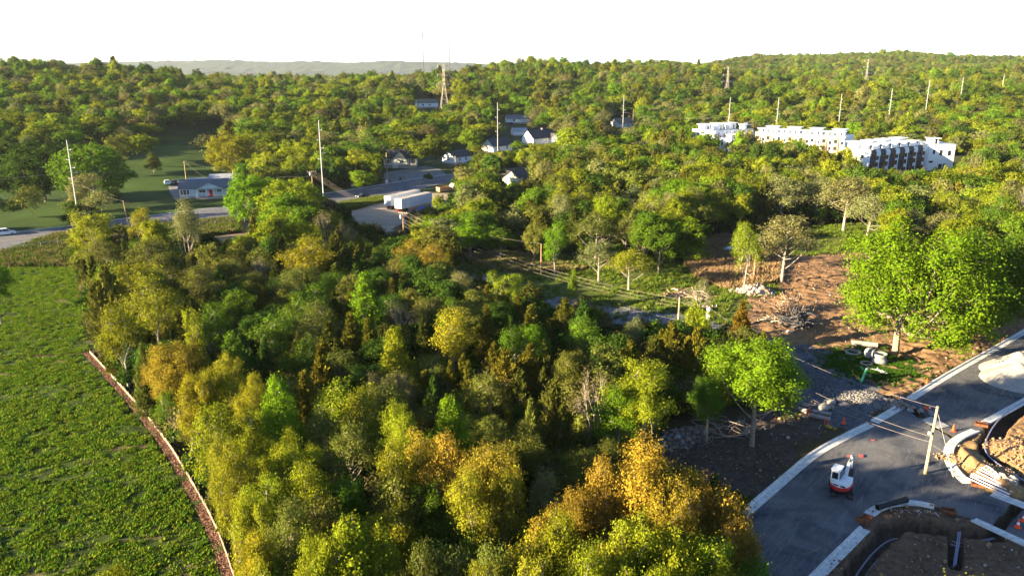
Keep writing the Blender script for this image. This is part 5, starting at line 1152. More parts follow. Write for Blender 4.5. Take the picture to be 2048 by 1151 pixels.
p1 = Z(W11[1], -.15); wire('bright cable along the lane toward the brown pole', Z(W6[1], -2.4), Z(W10[1], -2.6, -.5, -2), 3.0, .045, M_WIREC); wire('second bright cable along the lane below the first', Z(W6[1], -3.2), Z(W10[1], -3.6, -1, -4), 3.2, .05, M_WIREC)
wire('pale wire from the wrapped pole to the top of the street pole', Z(W10[1], -.3), p1, 1.6, .03, M_WIREC); wire('upper of two service cables passing the street pole', Z(W10[1], -2.6, -.5, -2), Z(W11[1], -3.4), 1.8, .035, M_WIREC)
wire('lower of two service cables passing the street pole', Z(W10[1], -3.6, -1, -4), Z(W11[1], -4.0), 1.8, .035, M_WIREC)
wire('cable running from the street pole over the spoil heap', Z(W11[1], -4.2), Vector((*at(2120, 985, 3), 3)), .8, .03, M_WIREC)
ga = at(1907, 955); e = thing('guy_wire', 'guy wire with pale guard tube anchoring the street pole', 'guy wire', (0, 0, 0)); a = Vector((*ga, 0)); b = Z(W11[1], -.4)
mb = MB(); mb.tube([a, b], .02, M_STEEL, 4); mb.build('strand', e); mb = MB(); mb.tube([a.lerp(b, .03), a.lerp(b, .33)], .055, mat('guard_plastic', (.75,.62,.40), .6), 6); mb.build('guard_tube', e)
# ------------------------------------------------------------------ vehicles
M_CARW = mat('white_car_paint', (.72,.74,.76), .25, spec=.5); M_CARD = mat('dark_car_paint', (.02,.025,.045), .22, spec=.6); M_CARM = mat('maroon_car_paint', (.10,.01,.015), .25, spec=.6); M_LAMP = mat('tail_lamp', (.5,.01,.01), .3); M_LAMPW = mat('head_lamp', (.8,.8,.78), .2)
def make_car(label, x, y, z, rz, paint, suv=False, group=None, L=4.7, Wd=1.85):
    e = thing('parked_car' if group else 'car', label, 'car', (x, y, z), rz, group); h = 1.68 if suv else 1.42; hl = L/2
    body = [(-hl, .32), (-hl+.05, .85), (-hl+.35, .98 if not suv else 1.02), (-.75 if not suv else -hl+.3, 1.0), (hl*.42, .98), (hl-.35, .82), (hl, .62), (hl, .34), (hl-.2, .26), (-hl+.2, .26)]
    mb = MB(); mb.prism(body, -Wd/2, Wd/2, paint); mb.build('body', e, bevel=.07, smooth=True)
    c0, c1, c2, c3 = ((-hl+.12, -hl+.55, .55, 1.25) if suv else (-1.75, -1.15, .35, 1.15))
    mb = MB(); zb = 1.0; w0, w1 = Wd/2-.06, Wd/2-.28
    vs = [(c0, -w0, zb-.03), (c3, -w0, zb-.03), (c3, w0, zb-.03), (c0, w0, zb-.03), (c1, -w1, h-.05), (c2, -w1, h-.05), (c2, w1, h-.05), (c1, w1, h-.05)]
    mb.add(vs, [(0,1,5,4), (1,2,6,5), (2,3,7,6), (3,0,4,7), (4,5,6,7)], M_GLASS); mb.build('windows', e)
    mb = MB(); mb.box(((c1+c2)/2, 0, h-.01), (c2-c1+.12, w1*2+.08, .08), paint); mb.build('roof', e, bevel=.03)
    mb = MB()
    for s in (-1, 1):
        for xa, xb in ((c0, c1), (c3, c2), ((c0+c3)/2-.05, (c1+c2)/2)): mb.tube([(xa, s*w0, zb-.02), (xb, s*w1, h-.03)], .045, paint, 5)
    mb.build('pillars', e)
    for xx in (-hl*.6, hl*.62):
        for s in (-1, 1):
            mb = MB(); mb.lathe([(.1, -.11), (.31, -.11), (.34, -.06), (.34, .06), (.31, .11), (.1, .11)], (xx, s*(Wd/2-.1), .34), M_BLACK, 14, Matrix.Rotation(R(90), 3, 'X')); wl = mb.build('wheel', e)
            mb = MB(); mb.lathe([(.02, -.02), (.20, -.02), (.20, .02), (.02, .02)], (xx, s*(Wd/2+.01), .34), M_STEEL, 10, Matrix.Rotation(R(90), 3, 'X')); mb.build('hub_cap', wl)
    for s in (-1, 1):
        mb = MB(); mb.box((hl-.03, s*.65, .68), (.1, .34, .14), M_LAMPW); mb.build('headlight', e); mb = MB(); mb.box((-hl+.02, s*.7, .82), (.08, .22, .2), M_LAMP); mb.build('tail_light', e)
    return e
ra = lambda k: math.atan2(*(RA[k+1]-RA[k])[::-1])
kx = int(np.argmin(np.abs(RA[:, 0]-at(20, 466)[0]))); th = ra(kx)
for px, py, lb, pt, suv, flip in ((10, 470, 'white suv driving along the road at the left edge of the view', M_CARW, True, 0), (726, 395, 'dark sedan on the road in front of the cream house', M_CARD, False, 1),
                           (272, 458, 'dark car on the road half hidden behind a lime tree', M_CARD, False, 1), (152, 469, 'white car on the road almost hidden by the two-lobed lime tree', M_CARW, False, 0)):
    x, y = at(px, py); k = int(np.argmin(np.hypot(RA[:-1, 0]-x, RA[:-1, 1]-y))); make_car(lb, x, y, zt(x, y)+.05, ra(k)+math.pi*flip, pt, suv)
for px, py, lb, pt in ((335, 369, 'white car parked first from left beside the blue bungalow', M_CARW), (350, 368.5, 'maroon car parked between white and black cars beside the bungalow', M_CARM), (363, 366.5, 'black car parked nearest to the blue bungalow', M_CARD)):
    x, y = at(px, py); make_car(lb, x, y, zt(x, y)+.09, R(-62), pt, False, 'cars parked beside the blue bungalow')
x, y = at(1022, 250); make_car('dark red car parked in front of a half-hidden white house', x, y, zt(x, y), R(10), M_CARM, True)
# trailers
def trailer(label, px, py, L, rz, dz=0):
    x, y = at(px, py); e = thing('box_trailer', label, 'trailer', (x, y, zt(x, y)), rz, 'white box trailers on the dirt lot')
    M_T = mat('trailer_white', (.48,.51,.55), .5, (.58,.60,.62), .6); M_TR = mat('trailer_roof', (.26,.23,.21), .7, (.40,.37,.34), .5)
    mb = MB(); mb.box((L/2, 0, 2.55), (L, 2.55, 2.8), M_T); mb.build('box', e)
    mb = MB(); mb.box((L/2, 0, 3.98), (L+.06, 2.6, .06), M_TR); mb.build('roof', e)
    for k in range(int(L/1.2)):
        for s in (-1, 1): mb = MB(); mb.box((.6+k*1.2, s*1.285, 2.55), (.06, .03, 2.7), M_T); mb.build('side_rib', e)
    for s in (-1, 1):
        mb = MB(); mb.box((-.03, s*.62, 2.5), (.06, 1.18, 2.6), M_T); dd = mb.build('rear_door', e); mb = MB(); [mb.tube([(-.08, s*q, 1.25), (-.08, s*q, 3.8)], .025, M_STEEL, 5) for q in (.25, .9)]; mb.build('lock_rod', dd)
    mb = MB(); mb.box((L/2, 0, 1.05), (L-.3, 1.2, .2), M_DARK); mb.box((-.02, 0, .65), (.12, 2.3, .14), M_RED); mb.build('chassis', e)
    for xx in (1.4, 2.7):
        for s in (-1, 1): mb = MB(); mb.lathe([(.2, -.28), (.5, -.28), (.5, .28), (.2, .28)], (xx, s*.95, .5), M_BLACK, 14, Matrix.Rotation(R(90), 3, 'X')); mb.build('wheel', e)
    mb = MB(); [mb.box((L-3, s*.8, .5), (.14, .14, 1.1), M_STEEL) for s in (-1, 1)]; mb.build('landing_leg', e)
a = np.array(at(803, 426)); b = np.array(at(886, 405)); rt = math.atan2(b[1]-a[1], b[0]-a[0]); Lr = float(np.linalg.norm(b-a))
trailer('nearer white box trailer with weathered brown roof on the dirt lot', 797, 425, 15.2, rt); trailer('farther white box trailer with bright clean roof behind the nearer one', 776, 419, 14.8, rt)
M_TARP = mat('blue_tarpaulin', (.01,.10,.65), .5, (.02,.16,.75), 1.5)
x, y = at(862, 416); rr = np.random.default_rng(4); nx2, ny2 = 14, 8; V = [(-4.4+8.8*i/(nx2-1), -1.7+3.4*j/(ny2-1), .25+.35*float(rr.random())+(.3 if 0 < j < ny2-1 and 0 < i < nx2-1 else -.2)) for j in range(ny2) for i in range(nx2)]
mb = MB(); mb.add(V, [(j*nx2+i, j*nx2+i+1, (j+1)*nx2+i+1, (j+1)*nx2+i) for j in range(ny2-1) for i in range(nx2-1)], M_TARP); o = mb.build('tarpaulin'); o.location = (x, y, zt(x, y)); o.rotation_euler = (0, 0, rt-.15); tag(o, 'crumpled blue tarpaulin on the ground before the trailers', 'tarpaulin')
# scrap machine behind the trailers
x, y = at(888, 383); e = thing('rusty_skip', 'rusty open skip with raised flap behind the trailers', 'skip', (x, y, zt(x, y)), R(40)); M_RUS2 = mat('orange_rust', (.40,.20,.10), .85, (.55,.33,.18), 2)
mb = MB(); [mb.box(c, s, M_RUS2) for c, s in (((0, 0, .35), (5, 2.2, .1)), ((-2.5, 0, 1), (.12, 2.2, 1.4)), ((0, -1.1, 1), (5, .1, 1.4)), ((0, 1.1, 1), (5, .1, 1.4)), ((2.5, 0, .8), (.12, 2.2, .9)))]; mb.build('bin', e)
mb = MB(); mb.box((3.2, 0, 1.7), (1.9, 2.2, .1), M_CREAM, rot=Matrix.Rotation(R(-48), 3, 'Y')); mb.build('flap', e)
def rockpile(name, label, px, py, rx, ry, h, n, smin, smax, mats_, rz=0, seed=1, cat='rubble pile', slab=.5, sub='rock', stuffn=0, dz=0):
    r = np.random.default_rng(seed); x, y = at(px, py); e = thing(name, label, cat, (x, y, zt(x, y)+dz), rz); protos = []
    for q in range(6):
        bm = bmesh.new(); bmesh.ops.create_icosphere(bm, subdivisions=1, radius=.5)
        for v in bm.verts: v.co *= r.uniform(.7, 1.2); v.co.z *= slab*r.uniform(.8, 1.4); v.co.y *= r.uniform(.6, 1.1)
        me = bpy.data.meshes.new(sub); bm.to_mesh(me); bm.free(); me.materials.append(mats_[q % len(mats_)]); protos.append(me)
    P = []
    for i in range(n+stuffn):
        a = r.uniform(0, 6.28); u = r.random()**.6; P.append((math.cos(a)*u*rx, math.sin(a)*u*ry, h*(1-u)**.8*r.uniform(.55, 1)+.05, r.uniform(smin, smax)*(1 if i < n else .6)))
    for (a, b, c, s) in P[:n]:
        o = link(sub, protos[int(r.integers(6))], e); o.location = (a, b, c); o.scale = (s, s, s); o.rotation_euler = (r.uniform(-.7, .7), r.uniform(-.7, .7), r.uniform(0, 6.28))
    if h > .5:
        mb = MB(); mb.lathe([(min(rx, ry)*.0+.01, h*.75), (rx*.5, h*.42), (rx*.98, -.1)], (0, 0, 0), mats_[0], 14); m2 = mb.build('rubble_core', e, smooth=True); m2.scale = (1, ry/rx, 1)
    if stuffn:
        mb = MB(); bmv = [Vector(v.co) for v in protos[0].vertices]; bf = [tuple(p.vertices) for p in protos[0].polygons]
        for (a, b, c, s) in P[n:]:
            M = Euler((r.uniform(0, 6), r.uniform(0, 6), r.uniform(0, 6))).to_matrix(); mb.add([M@v*s+Vector((a, b, c)) for v in bmv], bf, mats_[int(r.integers(len(mats_)))])
        o = mb.build('small_rubble', e); o['kind'] = 'stuff'
    return e
M_RUB = [mat('rubble_pale', (.28,.24,.20), .9, (.46,.41,.35), 2), mat('rubble_grey', (.15,.145,.14), .9, (.28,.26,.25), 2), mat('rubble_brown', (.16,.11,.075), .9, (.26,.19,.14), 2)]
M_GRYS = mat('stone_grey', (.11,.11,.115), .9, (.19,.185,.18), 3)
rockpile('rubble_heap', 'heap of broken pale concrete slabs on the clearing beside the dirt', 1512, 586, 3.6, 2.4, 1.9, 70, .6, 1.5, M_RUB, seed=3, stuffn=60)
rockpile('rubble_heap', 'flat spread of broken stone left of the concrete heap', 1483, 583, 2.6, 1.6, .8, 30, .4, .9, M_RUB, seed=9, stuffn=40)
M_TRASH = [M_WHITE, mat('rubbish_blue', (.25,.32,.45), .6), M_RUB[1], M_RUB[0]]
rockpile('rubbish_heap', 'white and blue rubbish heap among the brown reeds', 1478, 505, 5.5, 3.4, 1.5, 70, .5, 1.3, M_TRASH, seed=5, stuffn=80, cat='rubbish heap', sub='scrap_piece')
rockpile('stone_heap', 'dark heap of broken slabs at the wood edge under the yellow-green tree', 1368, 876, 4.6, 2.0, .9, 80, .3, 1.0, [mat('dark_slab', (.06,.055,.05), .9, (.13,.12,.11), 3), M_RUB[1], M_RUB[2]], rz=R(38), seed=6, stuffn=160, slab=.35)
rockpile('crushed_stone_bed', 'bed of crushed stone blocking the gravel lane before the kerb', 1722, 796, 5.2, 2.6, .35, 120, .18, .42, [M_RUB[1], M_GRYS], rz=R(-35), seed=7, stuffn=900, slab=.7)
for i, (px, py, s, lb) in enumerate(((1648, 817, 1.6, 'large flat boulder beside the concrete pipes'), (1661, 814, 1.0, 'tan boulder leaning on the large flat one'), (1662, 806, 1.2, 'upper grey boulder of the three by the concrete pipes'))):
    bm = bmesh.new(); bmesh.ops.create_icosphere(bm, subdivisions=2, radius=.5); r = np.random.default_rng(i)
    for v in bm.verts: v.co *= 1+.25*(float(vnoise(v.co.x*3+i*7, v.co.y*3+v.co.z*5, 1))-.5)*2; v.co.z *= .55
    me = bpy.data.meshes.new('boulder'); bm.to_mesh(me); bm.free(); me.materials.append(M_RUB[i % 2 and 2 or 1]); o = link('boulder', me); x, y = at(px, py); o.location = (x, y, s*.12); o.scale = (s, s*.8, s); tag(o, lb, 'boulder', 'boulders by the pipes')
# brush, logs, timber
def brush(name, label, px, py, rx, ry, h, n, ms, seed, ln=(1.5, 4), r=(.03, .12), cat='brush pile'):
    rg_ = np.random.default_rng(seed); x, y = at(px, py); e = thing(name, label, cat, (x, y, zt(x, y)), 0); small = MB()
    for i in range(n):
        a = rg_.uniform(0, 6.28); u = rg_.random()**.7; p = np.array([math.cos(a)*u*rx, math.sin(a)*u*ry, h*(1-u)*rg_.uniform(.1, 1)+.1]); d = rg_.normal(size=3); d[2] = (abs(d[2])*.45+.02)*(.12 if 'log' in name or 'timber' in name else 1); d /= np.linalg.norm(d); L = rg_.uniform(*ln); q = p+d*L
        rr_ = rg_.uniform(*r); mb = MB() if i < 40 else small; branch(mb, p-d*L*.3, q, rr_, rr_*.5, rg_, ms[int(rg_.integers(len(ms)))], 5, 3, .0)
        if i < 40: mb.build('log' if rr_ > .08 else 'branch', e)
    if small.v: small.build('twigs', e)['kind'] = 'stuff'
    return e
M_BURN = mat('charred_wood', (.018,.018,.02), .9, (.08,.08,.09), 4)
brush('brush_pile', 'tall pile of bare branches with charred dark lower side on the dirt', 1577, 625, 2.6, 2.4, 2.6, 150, [M_BARK, M_WOODP, M_WOODP], 3, (1.0, 2.8)); brush('burnt_heap', 'burnt blackened heap of stumps right of the branch pile', 1592, 650, 2.4, 2.6, 2.4, 150, [M_BURN], 4, (.8, 2.4), (.06, .25), 'burnt heap')
brush('timber_pile', 'scattered pile of pale broken timber behind the crooked small tree', 1375, 592, 4.5, 2.0, .9, 70, [mat('pale_timber', (.42,.32,.22), .8, (.58,.46,.33), 3), M_WOODP], 5, (1.5, 3.6), (.06, .14), 'timber pile')
brush('timber_pile', 'broken branches heaped left of the brush pile near the narrow cedar', 1545, 640, 3.0, 1.6, .6, 60, [MATS['pale_timber'], M_BARK], 8, (.8, 2.0), (.03, .08), 'timber pile')
brush('log_pile', 'long dead logs lying in shade at the foot of the bright green tree', 1462, 862, 3.4, 1.3, .7, 24, [mat('grey_log', (.13,.11,.09), .9, (.24,.21,.18), 3)], 6, (1.8, 4.4), (.04, .12), 'log pile')
rockpile('debris_scatter', 'shredded white debris at the foot of the burnt heap', 1583, 663, 1.8, 1.0, .2, 22, .2, .6, M_TRASH, seed=15, cat='debris')
# concrete manhole parts on the grass patch
M_CONM = mat('manhole_concrete', (.15,.155,.155), .85, (.25,.255,.25), 2.2)
def ring(label, px, py, r, h, th, m=M_CONM, name='concrete_ring', tilt=(0, 0), z0=.0):
    x, y = at(px, py); mb = MB(); mb.lathe([(r-th, 0), (r-th*.3, 0), (r, .12*h), (r, .88*h), (r-th*.3, h), (r-th, h)], (0, 0, 0), m, 32, closed=True); o = mb.build(name, smooth=True); o.location = (x, y, z0); o.rotation_euler = (tilt[0], tilt[1], 0); tag(o, label, 'concrete ring', 'concrete manhole parts'); return o
M_CONR = mat('concrete_pinkish', (.22,.19,.17), .85, (.32,.26,.23), 2)
ring('largest flat concrete ring lying on the grass, leftmost', 1706, 709, 1.15, .55, .24); ring('small pinkish concrete ring nearest the green pipe', 1732, 731, .82, .5, .17, M_CONR)
def cone_section(label, px, py, s=1.0, rz=0, lying=False):
    x, y = at(px, py); e = thing('manhole_section', label, 'manhole section', (x, y, 0), rz, 'concrete manhole parts')
    prof = [(.98, 0), (1.0, .1), (1.0, .75), (.78, 1.05), (.88, 1.35), (.92, 1.65), (.82, 1.65), (.76, 1.3), (.70, 1.05), (.86, .7), (.86, .0)]
    M = Matrix.Rotation(R(78), 3, 'X') if lying else None
    mb = MB(); mb.lathe([(a*s, b*s) for a, b in prof], (0, 0, .9*s if lying else 0), M_CONM, 28, M, closed=True); mb.build('concrete_body', e, smooth=True)
    mb = MB()
    for a in (-2.2, -.9): mb.box((math.cos(a)*1.0*s, math.sin(a)*1.0*s, .28*s), (.16, .16, .18), M_DARK, rz=a)
    if not lying: mb.build('lifting_hole', e)
cone_section('upright tapered concrete manhole section, rightmost of the parts', 1758, 728, 1.0); cone_section('tipped concrete manhole section left of the upright one', 1735, 716, .85, R(25), True)
x, y = at(1728, 692); mb = MB(); mb.tube([(-1.7, .5, .4), (1.7, -.6, .4)], .42, M_CONCD, 16); o = mb.build('concrete_pipe', smooth=True); o.location = (x, y, 0); tag(o, 'weathered concrete pipe lying behind the manhole parts', 'concrete pipe', 'concrete pipes')
M_GREENP = mat('green_pvc', (.06,.48,.20), .4); x, y = at(1728, 752)
a = Vector((*at(1722, 766), .25)); b = Vector((*at(1733, 741), .25)); mb = MB(); mb.tube([a, a.lerp(b, .48)], .17, M_GREENP, 12); mb.tube([a.lerp(b, .46), a.lerp(b, .54)], .21, M_GREENP, 12); mb.tube([a.lerp(b, .52), a.lerp(b, .92)], .17, M_GREENP, 12); mb.tube([a.lerp(b, .9), b], .2, M_WHITE, 12); tag(mb.build('sewer_pipe'), 'long green plastic pipe with white end on the grass', 'plastic pipe')
a = Vector((*at(1726, 742), .2)); mb = MB(); mb.tube([a, a+Vector((.1, 1.0, 0))], .2, M_GREENP, 12); tag(mb.build('pipe_offcut'), 'short green pipe offcut beside the long green pipe', 'plastic pipe')
for (p, q, lb) in (((1690, 722), (1716, 760), 'long yellow plank left of the green pipe'), ((1695, 722), (1708, 742), 'short yellow plank beside the long one'), ((1713, 752), (1722, 762), 'stub of yellow plank touching the green pipe')):
    a = Vector((*at(*p), .12)); b = Vector((*at(*q), .12)); mb = MB(); d = b-a; mb.box((a+b)/2, (d.length, .22, .06), mat('yellow_timber', (.55,.38,.10), .7), rz=math.atan2(d.y, d.x)); tag(mb.build('plank'), lb, 'plank', 'yellow planks')
x, y = at(1736, 752); mb = MB(); mb.lathe([(.3, -.1), (.42, -.06), (.42, .06), (.3, .1), (.26, 0)], (x, y, .12), M_CONC, 20, closed=True); tag(mb.build('small_hoop'), 'small pale hoop right of the green pipe', 'hoop')
x, y = at(1752, 744); e = thing('metal_frame', 'tangled pale metal frame on black sheeting near the hoop', 'metal frame', (x, y, 0), R(-20))
for a, b in (((-1, .5, .3), (1, -.4, .35)), ((-1, .9, .3), (1.2, 0, .3)), ((-1, .5, .3), (-1, .9, .3)), ((1, -.4, .35), (1.2, 0, .3)), ((0, 0, .3), (.2, .5, .5)), ((.4, -.6, .3), (1.3, -.7, .3))): mb = MB(); mb.tube([a, b], .06, M_WHITE, 6); mb.build('rail', e)
mb = MB(); mb.add([(-1.2, -1.2, .03), (1.6, -1.3, .03), (1.9, -.2, .12), (.4, .1, .05), (-.9, -.4, .1)], [(0, 1, 2, 3, 4)], M_BLACK); mb.build('sheeting', e)
xx, yy = at(1738, 728); tuft_n = 900; rg2 = np.random.default_rng(8)
X = rg2.normal(xx, 2.6, tuft_n*3); Y = rg2.normal(yy-.3, 2.6, tuft_n*3); o = link('weed_clump', tuft('green_patch_tuft', 12, 14, .34, .05, .17)); tag(o, kind='stuff'); o.location = (xx+2, yy-2, 0); o['tint'] = [.05, .11, .01]
scatter('green_patch_grass', [o], np.stack([X, Y, X*0], 1), rg2.uniform(0, 6, len(X)), np.ones((len(X), 3))*rg2.uniform(.6, 1.3, (len(X), 1)), np.tile([.05, .11, .01], (len(X), 1))*rg2.uniform(.7, 1.3, (len(X), 1)), np.zeros(len(X), int))
# concrete pipes, cones, barriers
def lyingpipe(label, p, q, r, m=M_CONCD, z=None, group=None, name='concrete_pipe', hollow=True):
    a = Vector((*at(*p), z or r)); b = Vector((*at(*q), z or r)); d = (b-a); M = d.to_track_quat('Z', 'Y').to_matrix(); mb = MB(); L = d.length
    mb.lathe([(r*.78, 0), (r, 0), (r, L-.25), (r*1.12, L-.25), (r*1.12, L), (r*.78, L)], a, m, 20, M, closed=True); o = mb.build(name, smooth=True); tag(o, label, 'pipe', group); return o
lyingpipe('upper of the two concrete pipes beside the orange tape', (1626, 825), (1662, 832), .24, group='concrete pipes'); lyingpipe('lower of the two concrete pipes beside the orange tape', (1619, 833), (1660, 842), .26, group='concrete pipes'); lyingpipe('short concrete pipe showing behind the bright green tree', (1597, 821), (1614, 826), .26, group='concrete pipes')
lyingpipe('black culvert pipe lying on the curved kerb', (1753, 1022), (1812, 1006), .26, M_BLACK, .45, None, 'culvert_pipe')
def cone(label, px, py, fallen=False, s=1.0, rz=0):
    x, y = at(px, py); e = thing('traffic_cone', label, 'traffic cone', (x, y, .06 if not fallen else .2), rz, 'traffic cones'); M = Matrix.Rotation(R(88), 3, 'Y') if fallen else Matrix.Identity(3)
    mb = MB(); mb.add([M@Vector(v) for v in [(-.22*s, -.22*s, 0), (.22*s, -.22*s, 0), (.22*s, .22*s, 0), (-.22*s, .22*s, 0), (-.22*s, -.22*s, .04), (.22*s, -.22*s, .04), (.22*s, .22*s, .04), (-.22*s, .22*s, .04)]], [(0,3,2,1), (4,5,6,7), (0,1,5,4), (1,2,6,5), (2,3,7,6), (3,0,4,7)], M_ORANGE); mb.build('base', e)
    mb = MB(); mb.lathe([(.16*s, .04), (.035*s, .80*s)], (0, 0, 0), M_ORANGE, 14, M); mb.build('cone', e)
    if fallen or px > 2000: mb = MB(); mb.lathe([(.118*s, .32*s), (.09*s, .50*s)], (0, 0, 0), M_WHITE, 14, M); mb.build('reflective_band', e)
    return e
cone('orange cone standing left of the kerb near the concrete pipes', 1687, 847, s=1.0); cone('orange cone beside the steel trench plate', 1906, 862, s=1.05); cone('fallen orange and white cone lying behind the street pole', 1852, 819, True, 1.2, R(20)); cone('orange and white striped cone at the right edge on the side street', 2035, 1055, s=1.1)
cone('orange cone tucked by the far kerb below the giant tree', 1853, 768, s=1.0); cone('small orange cone peeking beside the rubble at the right corner', 2046, 1042, s=1.0)
x1_ = [Vector((*at(*p), 0)) for p in ((1597, 841), (1618, 829), (1649, 848), (1656, 852))]; e = thing('warning_tape', 'orange warning tape strung between short stakes by the pipes', 'warning tape', (0, 0, 0))
for v in x1_: mb = MB(); mb.tube([v, v+Vector((0, 0, .9))], .05, M_ORANGE, 6); mb.build('stake', e)
mb = MB(); a, b = x1_[0]+Vector((0, 0, .8)), x1_[1]+Vector((0, 0, .8)); mb.add([a, b, b+Vector((0, 0, .12)), a+Vector((0, 0, .12))], [(0, 1, 2, 3)], M_ORANGE); mb.build('tape', e)
lyingpipe('yellow and black rolled bundle in the hole beside the kerb', (1650, 851), (1672, 861), .22, mat('dirty_yellow', (.45,.30,.03), .7, (.08,.06,.02), 2.5, contrast=(.45, .6)), .1, None, 'rolled_bundle')
# steel plate, red plates, covers
def slab(name, label, pts, th, m, z=.05, cat=None, group=None, h0=0):
    P = gp(pts); mb = MB(); n = len(P); vs = [(*p, z) for p in P]+[(*p, z+th) for p in P]; mb.add(vs, [tuple(reversed(range(n))), tuple(range(n, 2*n))]+[(i, (i+1) % n, (i+1) % n+n, i+n) for i in range(n)], m); o = mb.build(name); tag(o, label, cat, group); return o
slab('steel_plate', 'thin grey steel plate bridging the narrow trench beside the cone', [(1842, 841), (1862, 834), (1899, 853), (1877, 858)], .03, mat('dull_steel_plate', (.26,.26,.27), .6, (.34,.33,.32), 2), .09, 'steel plate')
for pts, lb in (([(1694, 911), (1701, 911), (1702, 915), (1695, 915)], 'left small red board lying before the excavator arm'), ([(1717, 910), (1726, 910), (1727, 915), (1719, 915)], 'right small red board lying before the excavator arm'), ([(1742, 880), (1749, 880), (1750, 882), (1743, 882)], 'faint pink board lying farther up the unfinished street')): slab('red_board', lb, pts, .04, mat('faded_red', (.45,.08,.08), .7), .09, 'board', 'red boards')
for px, py, rz, lb in ((1729, 1041, .6, 'rusty square inlet box between kerb ends, lower left'), (1896, 1025, -.3, 'rusty drum-shaped inlet frame right of the curved kerb'), (1962, 851, -.5, 'rusty inlet frame in the gap of the right kerb'), (1956, 971, -.4, 'rusty block under the end of the plastic pipes')):
    x, y = at(px, py); e = thing('inlet_frame', lb, 'drain inlet', (x, y, .1), rz, 'rusty drain inlets')
    mb = MB(); [mb.box(c, s, M_RUST) for c, s in (((0, -.4, .12), (1.3, .12, .3)), ((0, .4, .12), (1.3, .12, .3)), ((-.6, 0, .12), (.12, .7, .3)), ((.6, 0, .12), (.12, .7, .3)))]; mb.build('frame', e); mb = MB(); [mb.box((-.4+.2*k, 0, .2), (.05, .7, .05), M_RUST) for k in range(5)]; mb.build('grate', e)
# gravel mound on the far end of the street
rgm = np.random.default_rng(2); P0 = at(2052, 746); nn = 90; gxm = np.linspace(-11, 11, nn); GXm, GYm = np.meshgrid(gxm, gxm*.62)
hz_ = np.zeros_like(GXm)
for cx2, cy2, hh, rr2 in ((-4.6, -1.6, 1.9, 4.3), (-2.2, 1.0, 2.2, 4.4), (.4, -.4, 2.3, 4.4), (2.8, 2.2, 2.4, 4.6), (5.4, 3.0, 2.4, 4.8), (3.4, -.5, 1.5, 3.4), (-1.5, -2.6, 1.3, 3.2), (8, 4.2, 2.2, 4.5)): hz_ = np.maximum(hz_, hh*1.35*(1-np.hypot(GXm-cx2, GYm-cy2)/rr2*1.04)+.2*(hh > 0))
hz_ = np.where(hz_ < .08, -.2, hz_+(vnoise(GXm, GYm, .7)-.5)*.18*np.clip(hz_*2, 0, 1)); iim = np.arange(nn*nn).reshape(nn, nn); fk = (hz_ > 0); fk = fk[:-1, :-1] | fk[1:, 1:] | fk[:-1, 1:] | fk[1:, :-1]; Fm = np.stack([iim[:-1,:-1][fk], iim[:-1,1:][fk], iim[1:,1:][fk], iim[1:,:-1][fk]], -1)
me = npmesh('gravel_mound', np.stack([GXm.ravel(), GYm.ravel(), hz_.ravel()], 1), Fm, [mat('pale_gravel', (.19,.185,.18), .95, (.28,.27,.255), 6, .4)], True); o = link('gravel_mound', me); o.location = (P0[0]+1.0, P0[1]-.4, .03); o.rotation_euler = (0, 0, R(12)); tag(o, 'pale grey gravel mound dumped across the far end of the street', 'gravel mound')
# plastic pipes and conduits
M_PVC = mat('pale_pvc', (.62,.60,.66), .35, (.75,.74,.78), 1); M_COND = mat('grey_blue_conduit', (.17,.18,.27), .4)
rp = np.random.default_rng(3)
for i in range(10):
    a = np.array([1936+rp.uniform(-3, 3)+i*2.6, 962-i*2.2]); b = np.array([2020+rp.uniform(-6, 6)+i*1.2, 1000-i*2.6+rp.uniform(-1, 1)]); pa = Vector((*at(*a), .40+.08*(i % 2))); pb = Vector((*at(*b), .44+.08*(i % 2))); mb = MB(); mb.tube([pa, pb], .05, M_PVC, 8); tag(mb.build('plastic_pipe'), ['lowest','second','third','fourth','fifth','sixth','seventh','eighth','ninth','tenth','eleventh','twelfth','thirteenth','topmost'][i]+' pale plastic pipe, counted from the kerb side of the stack', 'plastic pipe', 'stacked plastic pipes')
for i in range(4):
    a = Vector((*at(1962+i*8, 945+i*3), .5)); b = Vector((*at(1985+i*4, 950+i*5), .7)); c = a.lerp(b, .5)+Vector((0, .3, .2)); mb = MB(); mb.tube([a, c, b], .05, M_PVC, 6); tag(mb.build('bent_pipe'), ['first','second','third','fourth'][i]+' short bent pale pipe from left on the plastic pipe stack', 'plastic pipe', 'bent pipe ends')
def conduit(label, pts, z, r=.05, m=None, off=(0, 0)):
    P = smooth(gp(pts), 3)+np.array(off); mb = MB(); mb.tube([(*p, z) for p in resample(P, .5)], r, m or M_COND, 6); tag(mb.build('conduit'), label, 'conduit', 'conduits in the trenches')
conduit('upper blue-grey conduit sweeping along the curved left trench', [(1700, 1158), (1728, 1113), (1757, 1080), (1782, 1064), (1797, 1062)], -.75, .07); conduit('lower blue-grey conduit in the curved left trench', [(1708, 1160), (1736, 1115), (1762, 1086), (1783, 1070)], -.95, .06, off=(.35, 0))
conduit('conduit running right from the crossing to the side street', [(1903, 1078), (1925, 1083), (1955, 1077), (1990, 1066)], -.5, .07); conduit('second conduit beside the one at the crossing', [(1905, 1074), (1925, 1080), (1955, 1075), (1988, 1068)], -.35, .05); conduit('conduit lying down into the narrow pit', [(1917, 1060), (1915, 1082), (1910, 1110), (1908, 1128)], -.15, .06); conduit('twin conduit lying down into the narrow pit', [(1921, 1060), (1919, 1082), (1914, 1108), (1912, 1125)], -.15, .06)
